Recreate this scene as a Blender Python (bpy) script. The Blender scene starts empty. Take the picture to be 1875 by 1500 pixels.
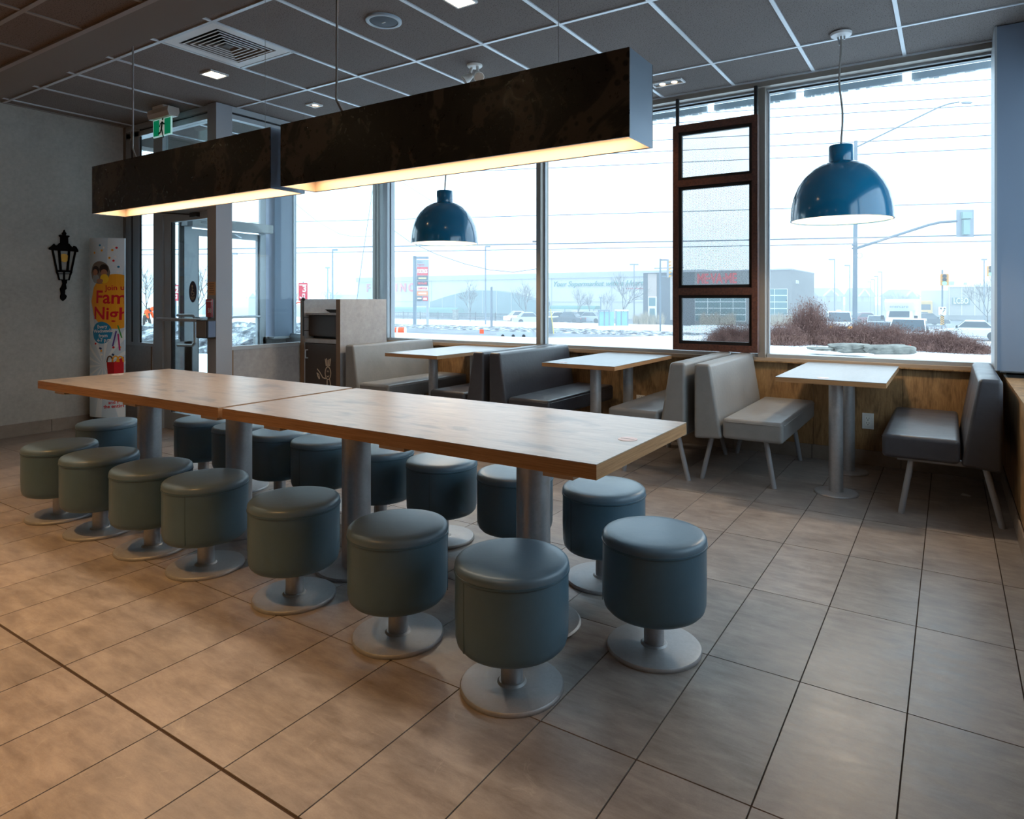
import bpy, bmesh, math, random
from mathutils import Vector, Matrix
import numpy as np

rnd = random.Random(7)
scene = bpy.context.scene
col = scene.collection

# ------------------------------------------------------------------ camera, world, exposure
CAM_F, CAM_CX, CAM_CY, CAM_H = 1205.6, 968.24, 548.0, 1.25
YAW = math.radians(32.573)
CS, SN = math.cos(YAW), math.sin(YAW)
cam = bpy.data.cameras.new('camera')
cam.sensor_fit = 'HORIZONTAL'
cam.sensor_width = 36.0
cam.lens = 36.0 * CAM_F / 1875.0
cam.shift_x = -(CAM_CX - 937.5) / 1875.0
cam.shift_y = -(750.0 - CAM_CY) / 1875.0
cam.clip_start, cam.clip_end = 0.05, 2000.0
cam_ob = bpy.data.objects.new('camera', cam)
cam_ob.location = (0, 0, CAM_H)
cam_ob.rotation_euler = (math.pi / 2, 0, YAW)
col.objects.link(cam_ob)
scene.camera = cam_ob

world = bpy.data.worlds.new('overcast_sky')
scene.world = world
world.use_nodes = True
wn = world.node_tree.nodes['Background']
wn.inputs[0].default_value = (0.68, 0.845, 1.0, 1)
wn.inputs[1].default_value = 3.15

vs = scene.view_settings
vs.view_transform = 'Standard'
vs.look = 'None'
vs.exposure = 0.2
vs.gamma = 1.0
vs.use_curve_mapping = False
scene.cycles.volume_bounces = 2
scene.cycles.max_bounces = 6
scene.cycles.diffuse_bounces = 3

WARM = (1.0, 0.535, 0.20)
WARM_SOFT = (1.0, 0.80, 0.58)

# ------------------------------------------------------------------ pixel to world helpers (1875 x 1500 frame)
def ray(x, y):
    a = (x - CAM_CX) / CAM_F
    b = -(y - CAM_CY) / CAM_F
    return (a * CS - SN, a * SN + CS, b)
def on_z(x, y, z):
    r = ray(x, y); t = (z - CAM_H) / r[2]
    return Vector((r[0] * t, r[1] * t, z))
def on_y(x, y, v):
    r = ray(x, y); t = v / r[1]
    return Vector((r[0] * t, v, CAM_H + r[2] * t))
def on_x(x, y, v):
    r = ray(x, y); t = v / r[0]
    return Vector((v, r[1] * t, CAM_H + r[2] * t))
def at(x, y, d):                       # point seen at pixel (x, y) at depth d
    r = ray(x, y)
    return Vector((r[0] * d, r[1] * d, CAM_H + r[2] * d))
def proj(p):
    d = -p[0] * SN + p[1] * CS
    r = p[0] * CS + p[1] * SN
    if d < 1e-3: return None
    return CAM_CX + CAM_F * r / d, CAM_CY - CAM_F * (p[2] - CAM_H) / d

# ------------------------------------------------------------------ mesh builder
class MB:
    def __init__(s): s.v = []; s.f = []
    def add(s, vs_, fs_):
        o = len(s.v); s.v += [tuple(p) for p in vs_]; s.f += [tuple(i + o for i in f) for f in fs_]; return s
    def box(s, x0, x1, y0, y1, z0, z1):
        return s.add([(x0,y0,z0),(x1,y0,z0),(x1,y1,z0),(x0,y1,z0),(x0,y0,z1),(x1,y0,z1),(x1,y1,z1),(x0,y1,z1)],
                     [(3,2,1,0),(4,5,6,7),(0,1,5,4),(1,2,6,5),(2,3,7,6),(3,0,4,7)])
    def tube(s, p0, p1, r0, r1=None, n=12, caps=True):
        p0, p1 = Vector(p0), Vector(p1); r1 = r0 if r1 is None else r1
        d = (p1 - p0).normalized()
        u = d.orthogonal().normalized(); w = d.cross(u)
        vs_ = []
        for p, r in ((p0, r0), (p1, r1)):
            for i in range(n):
                a = 2 * math.pi * i / n
                vs_.append(p + (u * math.cos(a) + w * math.sin(a)) * r)
        fs_ = [(i, (i + 1) % n, n + (i + 1) % n, n + i) for i in range(n)]
        if caps: fs_ += [tuple(range(n - 1, -1, -1)), tuple(range(n, 2 * n))]
        return s.add(vs_, fs_)
    def path(s, pts, r, n=6):
        for a, b in zip(pts[:-1], pts[1:]): s.tube(a, b, r, r, n)
        return s
    def lathe(s, prof, c=(0, 0, 0), n=32, close=False):
        vs_ = []; m = len(prof)
        for i in range(n):
            a = 2 * math.pi * i / n
            for (r, z) in prof: vs_.append((c[0] + r * math.cos(a), c[1] + r * math.sin(a), c[2] + z))
        fs_ = []
        for i in range(n):
            j = (i + 1) % n
            for k in range(m - 1):
                fs_.append((i * m + k, j * m + k, j * m + k + 1, i * m + k + 1))
        return s.add(vs_, fs_)
    def prism(s, poly, axis, a, b):    # poly in the two other axes, in x,y,z order
        n = len(poly)
        def P(q, t):
            if axis == 'x': return (t, q[0], q[1])
            if axis == 'y': return (q[0], t, q[1])
            return (q[0], q[1], t)
        vs_ = [P(q, a) for q in poly] + [P(q, b) for q in poly]
        fs_ = [tuple(range(n)), tuple(range(2 * n - 1, n - 1, -1))]
        fs_ += [(i, n + i, n + (i + 1) % n, (i + 1) % n) for i in range(n)]
        return s.add(vs_, fs_)
    def quad(s, a, b, c, d): return s.add([a, b, c, d], [(0, 1, 2, 3)])
    def bar(s, p0, p1, w, h):          # square bar between two points
        p0, p1 = Vector(p0), Vector(p1); d = (p1 - p0).normalized()
        up = Vector((0, 0, 1)) if abs(d.z) < .95 else Vector((0, 1, 0))
        u = d.cross(up).normalized() * w / 2; t = u.cross(d).normalized() * h / 2
        vs_ = [p + q for p in (p0, p1) for q in (-u - t, u - t, u + t, -u + t)]
        return s.add(vs_, [(3,2,1,0),(4,5,6,7),(0,1,5,4),(1,2,6,5),(2,3,7,6),(3,0,4,7)])
    def mesh(s, name, mat):
        me = bpy.data.meshes.new(name)
        me.from_pydata(s.v, [], s.f); me.update()
        bm = bmesh.new(); bm.from_mesh(me)
        bmesh.ops.recalc_face_normals(bm, faces=bm.faces); bm.to_mesh(me); bm.free()
        if mat: me.materials.append(mat)
        return me
    def build(s, name, mat, parent=None, smooth=False, bevel=0, seg=2, loc=None):
        return obj(name, s.mesh(name, mat), parent, smooth, bevel, seg, loc)

def obj(name, me, parent=None, smooth=False, bevel=0, seg=2, loc=None):
    o = bpy.data.objects.new(name, me); col.objects.link(o)
    if parent: o.parent = parent
    if loc is not None: o.location = loc
    if bevel:
        m = o.modifiers.new('bevel', 'BEVEL'); m.width = bevel; m.segments = seg; m.limit_method = 'ANGLE'; m.angle_limit = math.radians(35)
    if smooth or bevel:
        for p in me.polygons: p.use_smooth = True
        m = o.modifiers.new('wn', 'WEIGHTED_NORMAL') if bevel else None
        if not bevel:
            me.set_sharp_from_angle(angle=math.radians(40))
    return o
def tag(o, label, cat, group=None):
    o['label'] = label; o['category'] = cat
    if group: o['group'] = group
    return o
def thing(name, label, cat, loc=(0, 0, 0), rz=0, group=None):
    o = bpy.data.objects.new(name, None); col.objects.link(o)
    o.empty_display_size = .1
    o.location = loc; o.rotation_euler = (0, 0, rz)
    return tag(o, label, cat, group)
def struct(o, kind='structure'):
    o['kind'] = kind; return o
def root_struct(name, loc=(0, 0, 0)):
    o = bpy.data.objects.new(name, None); col.objects.link(o); o.location = loc; o['kind'] = 'structure'
    return o
def dup(root, loc, rz=None, label=None, scale=None):
    r = root.copy(); col.objects.link(r); r.location = loc
    if rz is not None: r.rotation_euler = (0, 0, rz)
    if label: r['label'] = label
    if scale is not None: r.scale = scale
    for ch in list(root.children):
        c = ch.copy(); col.objects.link(c); c.parent = r
        for g in ch.children:
            d = g.copy(); col.objects.link(d); d.parent = c
    return r
def text_mesh(name, body, size, mat, depth=0.0, align='LEFT', shear=0, bold=0.0, spacing=1.0):
    cu = bpy.data.curves.new(name, 'FONT'); cu.body = body; cu.size = size; cu.extrude = depth
    cu.align_x = align; cu.shear = shear; cu.offset = bold; cu.space_character = spacing
    cu.resolution_u = 3
    o = bpy.data.objects.new(name + '_tmp', cu); col.objects.link(o)
    bpy.context.view_layer.update()
    dg = bpy.context.evaluated_depsgraph_get()
    me = bpy.data.meshes.new_from_object(o.evaluated_get(dg))
    bpy.data.objects.remove(o); bpy.data.curves.remove(cu)
    me.materials.clear(); me.materials.append(mat)
    return me
def text(name, body, size, mat, parent, loc, rot=(math.pi / 2, 0, 0), depth=.002, align='CENTER', shear=0, bold=0.0, width=None, spacing=1.0):
    me = text_mesh(name, body, size, mat, depth, align, shear, bold, spacing)
    o = bpy.data.objects.new(name, me); col.objects.link(o); o.parent = parent
    o.location = loc; o.rotation_euler = rot
    if width:
        xs = [v.co.x for v in me.vertices]; w = max(xs) - min(xs)
        o.scale = (width / w, 1, 1)
    return o

# ------------------------------------------------------------------ materials
def srgb(r, g, b):
    f = lambda c: c / 12.92 if c <= .04045 else ((c + .055) / 1.055) ** 2.4
    return (f(r / 255), f(g / 255), f(b / 255))
MATS = {}
class NT:
    def __init__(s, m):
        s.t = m.node_tree; s.n = s.t.nodes; s.l = s.t.links
    def new(s, t, **kw):
        n = s.n.new(t)
        for k, v in kw.items():
            if k.startswith('i_'): n.inputs[k[2:].replace('_', ' ')].default_value = v
            else: setattr(n, k, v)
        return n
    def link(s, a, b): s.l.new(a, b)
    def ramp(s, fac, stops):
        r = s.n.new('ShaderNodeValToRGB'); e = r.color_ramp.elements
        while len(e) < len(stops): e.new(.5)
        for k, (p, c) in enumerate(stops):
            e[k].position = p; e[k].color = (*c, 1)
        s.link(fac, r.inputs[0]); return r.outputs[0]
    def mix(s, fac, a, b, mode='MIX'):
        m = s.n.new('ShaderNodeMix'); m.data_type = 'RGBA'; m.blend_type = mode
        for sock, v in ((m.inputs[0], fac), (m.inputs[6], a), (m.inputs[7], b)):
            if hasattr(v, 'is_output'): s.link(v, sock)
            elif isinstance(v, (int, float)): sock.default_value = v
            else: sock.default_value = (*v, 1)
        return m.outputs[2]
    def math(s, op, a, b=0.0):
        m = s.n.new('ShaderNodeMath'); m.operation = op
        for sock, v in ((m.inputs[0], a), (m.inputs[1], b)):
            if hasattr(v, 'is_output'): s.link(v, sock)
            else: sock.default_value = v
        return m.outputs[0]
    def coords(s, kind='Object', scale=(1, 1, 1), loc=None):
        c = s.n.new('ShaderNodeTexCoord'); m = s.n.new('ShaderNodeMapping'); m.inputs['Scale'].default_value = scale
        s.link(c.outputs[kind], m.inputs[0])
        if loc is not None: s.link(loc, m.inputs['Location'])
        return m.outputs[0]
    def noise(s, vec, scale, detail=4, rough=.5, dist=0):
        n = s.n.new('ShaderNodeTexNoise'); n.inputs['Scale'].default_value = scale; n.inputs['Detail'].default_value = detail
        n.inputs['Roughness'].default_value = rough; n.inputs['Distortion'].default_value = dist
        s.link(vec, n.inputs['Vector']); return n.outputs[0]
    def bump(s, h, strength, dist=.01):
        b = s.n.new('ShaderNodeBump'); b.inputs['Strength'].default_value = strength; b.inputs['Distance'].default_value = dist
        s.link(h, b.inputs['Height']); return b.outputs[0]
def mat(name, color=(.5, .5, .5), rough=.5, metal=0.0, spec=.5, coat=0.0, emit=None, estr=0.0):
    if name in MATS: return MATS[name]
    m = bpy.data.materials.new(name); m.use_nodes = True
    b = m.node_tree.nodes['Principled BSDF']
    b.inputs['Base Color'].default_value = (*color, 1); b.inputs['Roughness'].default_value = rough
    b.inputs['Metallic'].default_value = metal; b.inputs['Specular IOR Level'].default_value = spec
    b.inputs['Coat Weight'].default_value = coat; b.inputs['Coat Roughness'].default_value = .05
    if emit:
        b.inputs['Emission Color'].default_value = (*emit, 1); b.inputs['Emission Strength'].default_value = estr
    MATS[name] = m
    return m
def nodes(m): return NT(m), m.node_tree.nodes['Principled BSDF']

def speckle(name, c1, c2, scale, rough=.6, bump=0.0, metal=0, detail=5, spec=.5, stops=(.35, .65)):
    m = mat(name, c1, rough, metal, spec); t, b = nodes(m)
    v = t.coords(); n = t.noise(v, scale, detail, .6)
    t.link(t.ramp(n, [(stops[0], c1), (stops[1], c2)]), b.inputs['Base Color'])
    if bump: t.link(t.bump(n, bump, .005), b.inputs['Normal'])
    return m

# floor tile: mottled taupe porcelain, each tile its own shade
def make_tile():
    m = mat('floor_tile', rough=.42, spec=.45); t, b = nodes(m)
    oi = t.new('ShaderNodeObjectInfo')
    off = t.new('ShaderNodeCombineXYZ'); t.link(t.math('MULTIPLY', oi.outputs['Random'], 37), off.inputs[0]); t.link(t.math('MULTIPLY', oi.outputs['Random'], 91), off.inputs[1])
    v = t.coords('Object', (1, 1, 1), off.outputs[0])
    v2 = t.coords('Object', (1.2, 4.2, 1), off.outputs[0])
    n1 = t.noise(v, 4.2, 7, .62, .5); n2 = t.noise(v2, 5, 7, .68, .3); n3 = t.noise(v, 220, 2, .5); n4 = t.noise(v, 11, 8, .75, 2.0)
    base = t.ramp(n1, [(.30, srgb(126, 118, 115)), (.5, srgb(150, 143, 139)), (.70, srgb(172, 165, 160))])
    c = t.mix(.45, base, t.ramp(n2, [(.34, srgb(112, 103, 99)), (.66, srgb(182, 174, 168))]))
    shade = t.ramp(oi.outputs['Random'], [(0, (.88, .875, .87)), (1, (1.08, 1.06, 1.05))])
    c = t.mix(1.0, c, shade, 'MULTIPLY')
    c = t.mix(t.math('MULTIPLY', t.ramp(n4, [(.60, (0, 0, 0)), (.68, (1, 1, 1))]), .22), c, srgb(196, 188, 180))
    c = t.mix(.12, c, t.ramp(n3, [(.4, (.6, .6, .6)), (.6, (1, 1, 1))]), 'MULTIPLY')
    t.link(c, b.inputs['Base Color'])
    t.link(t.ramp(n2, [(.3, (.30, .30, .30)), (.7, (.46, .46, .46))]), b.inputs['Roughness'])
    t.link(t.bump(n4, .04, .003), b.inputs['Normal'])
    return m
M_TILE = make_tile()
M_GROUT = mat('grout', srgb(62, 48, 40), .9)

def make_wood(name, light, mid, dark, axis_scale, rough=.45, knots=True, kscale=2.2, kt=.57, kc=None):
    m = mat(name, rough=rough); t, b = nodes(m)
    v = t.coords('Object', axis_scale)
    n1 = t.noise(v, 3.0, 8, .62, .9); n2 = t.noise(v, 14, 4, .6, .3)
    c = t.ramp(n1, [(.25, dark), (.48, mid), (.75, light)])
    c = t.mix(.35, c, t.ramp(n2, [(.35, dark), (.65, light)]))
    if knots:
        v2 = t.coords('Object', tuple(math.sqrt(a) for a in axis_scale))
        k = t.noise(v2, kscale, 3, .55, .5)
        kk = t.ramp(k, [(kt, (0, 0, 0)), (kt + .13, (1, 1, 1))])
        km = t.math('MULTIPLY', kk, .55)
        c = t.mix(km, c, kc or tuple(x * .33 for x in dark))
    t.link(c, b.inputs['Base Color'])
    t.link(t.bump(n2, .06, .003), b.inputs['Normal'])
    return m
M_TABLE = make_wood('oak_laminate', srgb(186, 168, 150), srgb(170, 150, 132), srgb(148, 129, 113), (1, 7, 7), .32, kscale=3.4, kt=.545, kc=srgb(104, 96, 94))
M_WALLWOOD = make_wood('knotty_oak', srgb(180, 144, 100), srgb(154, 119, 79), srgb(104, 76, 50), (7, 7, 1), .5, kscale=3.6, kt=.515)
M_BOOTHTOP = make_wood('booth_laminate', srgb(128, 130, 134), srgb(120, 122, 126), srgb(108, 109, 113), (6, 1, 6), .3, knots=False)  # bluish cast puts the sky's reflection into the base colour
def make_ply():
    m = mat('ply_edge', rough=.5); t, b = nodes(m)
    v = t.coords('Object', (2, 2, 90)); n1 = t.noise(v, 3, 5, .6)
    v2 = t.coords('Object', (9, 9, 60)); n2 = t.noise(v2, 3, 3, .6)
    c = t.ramp(n1, [(.3, srgb(150, 108, 70)), (.55, srgb(176, 132, 90)), (.75, srgb(190, 148, 106))])
    k = t.math('MULTIPLY', t.ramp(n2, [(.66, (0, 0, 0)), (.74, (1, 1, 1))]), .5)
    c = t.mix(k, c, srgb(92, 62, 40)); t.link(c, b.inputs['Base Color']); return m
M_PLY = make_ply()
M_CLEAT = mat('pale_cleat', srgb(196, 172, 146), .6)

def make_concrete(name, c1, c2, scale=1.6, rough=.75, bump=.12):
    m = mat(name, rough=rough, spec=.3); t, b = nodes(m)
    v = t.coords('Object'); n1 = t.noise(v, scale, 8, .65, .3); n2 = t.noise(v, 26, 5, .65); n3 = t.noise(v, 120, 2)
    c = t.ramp(n1, [(.25, c1), (.75, c2)])
    c = t.mix(.22, c, t.ramp(n2, [(.3, tuple(x * .7 for x in c1)), (.7, tuple(min(1, x * 1.15) for x in c2))]))
    t.link(c, b.inputs['Base Color'])
    t.link(t.bump(n2, bump, .006), b.inputs['Normal'])
    return m
M_CONC = make_concrete('concrete_wall', srgb(158, 154, 148), srgb(192, 187, 180))
M_CONCLAM = make_concrete('concrete_laminate', srgb(140, 139, 141), srgb(172, 171, 172), 3.5, .55, .03)
M_BASETILE = make_concrete('baseboard_tile', srgb(128, 116, 106), srgb(156, 142, 130), 3, .5, .03)
M_PLASTER = mat('painted_plaster', srgb(120, 114, 110), .8)
M_PILLAR = mat('blue_grey_paint', srgb(118, 130, 148), .6)

def make_ceiling(name, c):
    m = mat(name, rough=.95, spec=.1); t, b = nodes(m)
    v = t.coords('Object'); n = t.noise(v, 130, 2, .6)
    v2 = t.coords('Object', (1, 1, 1)); n2 = t.noise(v2, 2, 3)
    cc = t.ramp(n, [(.34, tuple(x * .30 for x in c)), (.43, c)])
    cc = t.mix(.3, cc, t.mix(1.0, cc, t.ramp(n2, [(.3, (.85, .85, .85)), (.7, (1.05, 1.05, 1.05))]), 'MULTIPLY'))
    t.link(cc, b.inputs['Base Color']); t.link(t.bump(n, .25, .003), b.inputs['Normal'])
    return m
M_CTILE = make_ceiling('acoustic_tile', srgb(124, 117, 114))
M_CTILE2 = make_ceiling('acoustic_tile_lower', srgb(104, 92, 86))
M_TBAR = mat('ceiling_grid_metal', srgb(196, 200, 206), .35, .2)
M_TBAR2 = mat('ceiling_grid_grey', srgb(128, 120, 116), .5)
M_GYP = mat('grey_gypsum', srgb(106, 101, 97), .85)

def make_vinyl(name, c1, c2, rough=.38, scale=42, bump=.12):
    m = mat(name, rough=rough, spec=.45); t, b = nodes(m)
    v = t.coords('Object'); n = t.noise(v, scale, 6, .65, .6); n2 = t.noise(v, 4, 4, .6)
    t.link(t.ramp(n2, [(.3, c1), (.7, c2)]), b.inputs['Base Color'])
    t.link(t.bump(n, bump, .004), b.inputs['Normal'])
    t.link(t.ramp(n2, [(.3, (rough - .05,) * 3), (.7, (rough + .1,) * 3)]), b.inputs['Roughness'])
    return m
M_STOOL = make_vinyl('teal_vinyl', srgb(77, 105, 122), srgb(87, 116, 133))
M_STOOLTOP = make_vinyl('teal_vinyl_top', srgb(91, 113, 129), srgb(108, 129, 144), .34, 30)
M_STOOLPIPE = mat('teal_piping', srgb(67, 95, 111), .4)
M_GREYV = make_vinyl('grey_vinyl', srgb(122, 123, 124), srgb(138, 138, 138), .36, 26, .35)
M_DARKV = make_vinyl('charcoal_vinyl', srgb(60, 60, 66), srgb(72, 72, 78), .33, 26, .35)

def make_metal(name, c, rough=.38, metal=.85):
    m = mat(name, c, rough, metal); t, b = nodes(m)
    v = t.coords('Object'); n = t.noise(v, 40, 6, .7, 1.2)
    t.link(t.ramp(n, [(.3, tuple(x * .78 for x in c)), (.7, c)]), b.inputs['Base Color'])
    t.link(t.ramp(n, [(.3, (rough - .1,) * 3), (.7, (rough + .14,) * 3)]), b.inputs['Roughness'])
    return m
M_STEEL = make_metal('brushed_steel', srgb(188, 190, 194), .40, .65)
M_STEELP = make_metal('scuffed_base_metal', srgb(186, 187, 190), .5, .6)
M_ALU = mat('anodised_aluminium', srgb(168, 172, 176), .42, .35)
M_ALUDK = mat('shadow_gap', srgb(30, 30, 34), .6)
M_PAINTMETAL = mat('grey_painted_metal', srgb(150, 152, 158), .45, .1)
M_BLACK = mat('black_plastic', srgb(24, 24, 26), .4)
M_MATTE = mat('matte_black', srgb(14, 14, 16), .95, 0, .1)
M_DARKPL = mat('dark_brown_laminate', srgb(64, 56, 52), .5)
M_WHITE = mat('white_plastic', srgb(226, 224, 220), .45)
M_WHITEMET = mat('white_metal', srgb(214, 214, 216), .4)
M_CABLE = mat('grey_cable', srgb(150, 146, 142), .4, .3)

def make_patina():
    m = mat('black_steel_patina', rough=.3, spec=.5); t, b = nodes(m)
    v = t.coords('Object'); n = t.noise(v, 3.2, 5, .55, 1.6); n2 = t.noise(v, 11, 6, .7, 2.5)
    vo = t.new('ShaderNodeTexVoronoi'); vo.inputs['Scale'].default_value = 24; t.link(v, vo.inputs['Vector'])
    spots = t.ramp(vo.outputs['Distance'], [(.24, (0, 0, 0)), (.34, (1, 1, 1))])
    mask = t.ramp(n, [(.53, (0, 0, 0)), (.57, (1, 1, 1))])
    mm = t.math('MULTIPLY', mask, spots)
    dark = t.ramp(n2, [(.38, srgb(11, 11, 12)), (.6, srgb(24, 22, 22)), (.72, srgb(50, 46, 43))])
    c = t.mix(mm, dark, srgb(66, 60, 56))
    t.link(c, b.inputs['Base Color'])
    t.link(t.ramp(n2, [(.3, (.22,) * 3), (.7, (.45,) * 3)]), b.inputs['Roughness'])
    return m
M_PATINA = make_patina()
M_PEND = mat('blue_enamel', srgb(18, 106, 144), .16, 0, .6, .6)
M_PENDIN = mat('white_enamel', srgb(240, 232, 220), .5)
M_RUST = speckle('rust_brown_frame', srgb(66, 40, 34), srgb(96, 58, 44), 60, .55)
M_MESH = mat('black_mesh', srgb(30, 28, 30), .45, .3)
def emis(name, c, s): return mat(name, (0, 0, 0), .5, emit=c, estr=s)
M_TUBE = emis('diffuser_glow', (1.0, .87, .70), 4.2)
M_BULB = emis('bulb_glow', (1.0, .78, .50), 30)
M_LEDS = emis('spot_glow', (1.0, .74, .45), 5)
M_LED = emis('downlight_glow', (1.0, .74, .42), 16)

def make_glass(name='window_glass', tint=(.93, .97, .97), refl=.07, rough=0.0):
    m = bpy.data.materials.new(name); m.use_nodes = True; t = NT(m)
    t.n.clear()
    out = t.new('ShaderNodeOutputMaterial'); mx = t.new('ShaderNodeMixShader'); tr = t.new('ShaderNodeBsdfTransparent'); gl = t.new('ShaderNodeBsdfGlossy')
    tr.inputs[0].default_value = (*tint, 1); gl.inputs['Roughness'].default_value = rough
    ge = t.new('ShaderNodeNewGeometry'); vm = t.new('ShaderNodeVectorMath', operation='DOT_PRODUCT')
    t.link(ge.outputs['Normal'], vm.inputs[0]); t.link(ge.outputs['Incoming'], vm.inputs[1])
    g_ = t.math('SUBTRACT', 1.0, t.math('ABSOLUTE', vm.outputs['Value']))
    t.link(t.math('ADD', t.math('MULTIPLY', t.math('POWER', g_, 5.0), .9), .032), mx.inputs[0]); t.link(tr.outputs[0], mx.inputs[1]); t.link(gl.outputs[0], mx.inputs[2]); t.link(mx.outputs[0], out.inputs[0])
    MATS[name] = m; return m
M_GLASS = make_glass()

# exterior
def make_snow():
    m = mat('snow', rough=.9, spec=.1); t, b = nodes(m)
    v = t.coords('Object'); n = t.noise(v, .9, 8, .6); n2 = t.noise(v, 6, 4)
    t.link(t.ramp(n, [(.2, (.62, .66, .72)), (.5, (.86, .89, .93))]), b.inputs['Base Color'])
    t.link(t.bump(n2, .5, .05), b.inputs['Normal']); return m
M_SNOW = make_snow()
def make_dirty():
    m = mat('dirty_snow', rough=.95, spec=.1); t, b = nodes(m)
    v = t.coords('Object'); n = t.noise(v, 1.6, 8, .7); n2 = t.noise(v, 9, 5)
    t.link(t.ramp(n, [(.40, (.06, .06, .07)), (.5, (.22, .23, .25)), (.60, (.7, .73, .77))]), b.inputs['Base Color'])
    t.link(t.bump(n2, .8, .08), b.inputs['Normal']); return m
M_DIRTY = make_dirty()
M_ROAD = speckle('wet_asphalt', srgb(84, 90, 98), srgb(120, 126, 134), .35, .5)
M_ROCK = speckle('boulder_stone', srgb(98, 97, 92), srgb(142, 140, 132), 3, .9, .6)
M_BARK = mat('bare_bark', srgb(92, 86, 84), .9)
M_TWIG = speckle('red_brown_twigs', srgb(98, 70, 66), srgb(146, 112, 102), 3, .9)
M_STORE = speckle('store_panel', srgb(186, 186, 186), srgb(198, 198, 198), .3, .8)
M_STOREDK = mat('store_parapet', srgb(160, 162, 168), .8)
M_GREENGL = mat('green_glazing', srgb(78, 112, 116), .25)
M_AWN = mat('green_awning', srgb(58, 116, 104), .7)
M_RED = mat('red_sign', srgb(206, 40, 48), .5)
M_GREEN = mat('green_sign', srgb(44, 128, 120), .5)
M_POLE = mat('galvanised_pole', srgb(120, 130, 140), .6, .2)
M_WIRE = mat('overhead_wire', srgb(90, 104, 120), .6)
M_AMBER = mat('signal_yellow', srgb(222, 160, 40), .5)
M_CONE = mat('cone_orange', srgb(255, 84, 44), .5, emit=None)
M_SIGNW = mat('sign_white', srgb(235, 235, 235), .5)
M_SIGNG = mat('sign_grey', srgb(150, 156, 164), .6)
M_BRICKG = mat('grey_brick', srgb(120, 118, 118), .8)
M_BRICKD = mat('dark_brick', srgb(72, 76, 84), .8)
M_CARGL = mat('car_glass', srgb(58, 70, 80), .1)
M_TYRE = mat('tyre', srgb(34, 34, 38), .8)
M_GRASSD = speckle('dry_grass', srgb(150, 132, 110), srgb(186, 168, 140), 6, .9)
M_GREENLED = emis('green_signal', (.1, 1, .75), 5)
M_HEAD = emis('headlamp_glow', (1, .86, .62), 6)
M_TURN = emis('turn_lamp_glow', (1, .5, .12), 5)
M_TAIL = emis('tail_lamp_glow', (1, .08, .08), 3)

# ================================================================== SETTING
XL, XR, YW, ZC, ZL = -7.15, 0.31, 5.56, 3.0066, 2.70
YB = -5.0                                    # wall behind the camera
TX, TY = .3045, .6266
# ---- floor with single tiles
floor = struct(MB().box(-7.6, .75, YB - .1, 5.8, -.12, -.004).build('floor', M_GROUT))
tile_cache = {}
def tile_mesh(w, h):
    k = (round(w, 4), round(h, 4))
    if k not in tile_cache:
        tile_cache[k] = MB().box(-w / 2, w / 2, -h / 2, h / 2, -.006, 0).mesh('floor_tile', M_TILE)
    return tile_cache[k]
G = .0022
ntile = 0
rest = MB()
for j in range(-14, 6):
    for i in range(-24, 4):
        x0, x1 = -.4116 + i * TX, -.4116 + (i + 1) * TX
        y0, y1 = 3.5426 + j * TY, 3.5426 + (j + 1) * TY
        x0, x1 = max(x0, XL), min(x1, XR); y1 = min(y1, 5.555)
        if x1 - x0 < .01 or y1 - y0 < .01: continue
        ga = .005 if j == -4 else G; gb = .005 if j == -5 else G
        ps = [proj((x, y, 0)) for x in (x0, x1) for y in (y0, y1)]
        if any(p is None for p in ps) or max(p[0] for p in ps) < -10 or min(p[0] for p in ps) > 1885 or min(p[1] for p in ps) > 1510:
            rest.box(x0 + G, x1 - G, y0 + ga, y1 - gb, -.006, 0); continue
        o = obj('floor_tile', tile_mesh(x1 - x0 - 2 * G, y1 - y0 - ga - gb), floor, loc=((x0 + x1) / 2, (y0 + ga + y1 - gb) / 2, 0)); ntile += 1
o = rest.build('floor_tile_field', M_TILE, floor); o['kind'] = 'stuff'      # tiles around the camera, out of the picture

# ---- ceiling: upper tiled field, lower tiled field with gypsum border
ceiling = root_struct('ceiling', (0, 0, 0))
MB().box(-7.6, .75, 1.953, 5.75, ZC + .03, ZC + .3).build('ceiling_deck', M_PLASTER, ceiling)
MB().box(-7.6, .75, YB - .2, 1.953, ZL + .03, ZC + .3).build('ceiling_deck', M_PLASTER, ceiling)
ct_cache = {}
def ctile(x0, x1, y0, y1, z, m):
    k = (round(x1 - x0, 4), round(y1 - y0, 4), m.name)
    if k not in ct_cache:
        w, h = (x1 - x0) / 2, (y1 - y0) / 2
        ct_cache[k] = MB().box(-w, w, -h, h, 0, .02).mesh('ceiling_tile', m)
    obj('ceiling_tile', ct_cache[k], ceiling, loc=((x0 + x1) / 2, (y0 + y1) / 2, z))
gx = [-3.323 + .61 * i for i in range(-6, 6)]
gy = [2.434, 3.654, 4.874]
xe = [XL] + gx + [.42]
ye = [1.953] + gy + [5.48]
for a, b in zip(xe[:-1], xe[1:]):
    for c_, d in zip(ye[:-1], ye[1:]):
        if b - a < .02: continue
        if abs(a + 4.543) < .02 and abs(c_ - 2.434) < .02: c_ = 3.044
        ctile(a, b, c_, d, ZC + .008, M_CTILE)
for x in gx: MB().box(x - .012, x + .012, 1.953, 5.48, ZC, ZC + .02).build('grid_bar', M_TBAR, ceiling)
for y in gy: MB().box(XL, .42, y - .012, y + .012, ZC - .0008, ZC + .02).build('grid_bar', M_TBAR, ceiling)
MB().box(-4.543, -3.933, 3.032, 3.056, ZC, ZC + .02).build('grid_bar', M_TBAR, ceiling)
MB().box(XL, .42, 5.462, 5.486, ZC - .001, ZC + .02).build('grid_bar', M_TBAR, ceiling)
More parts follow.
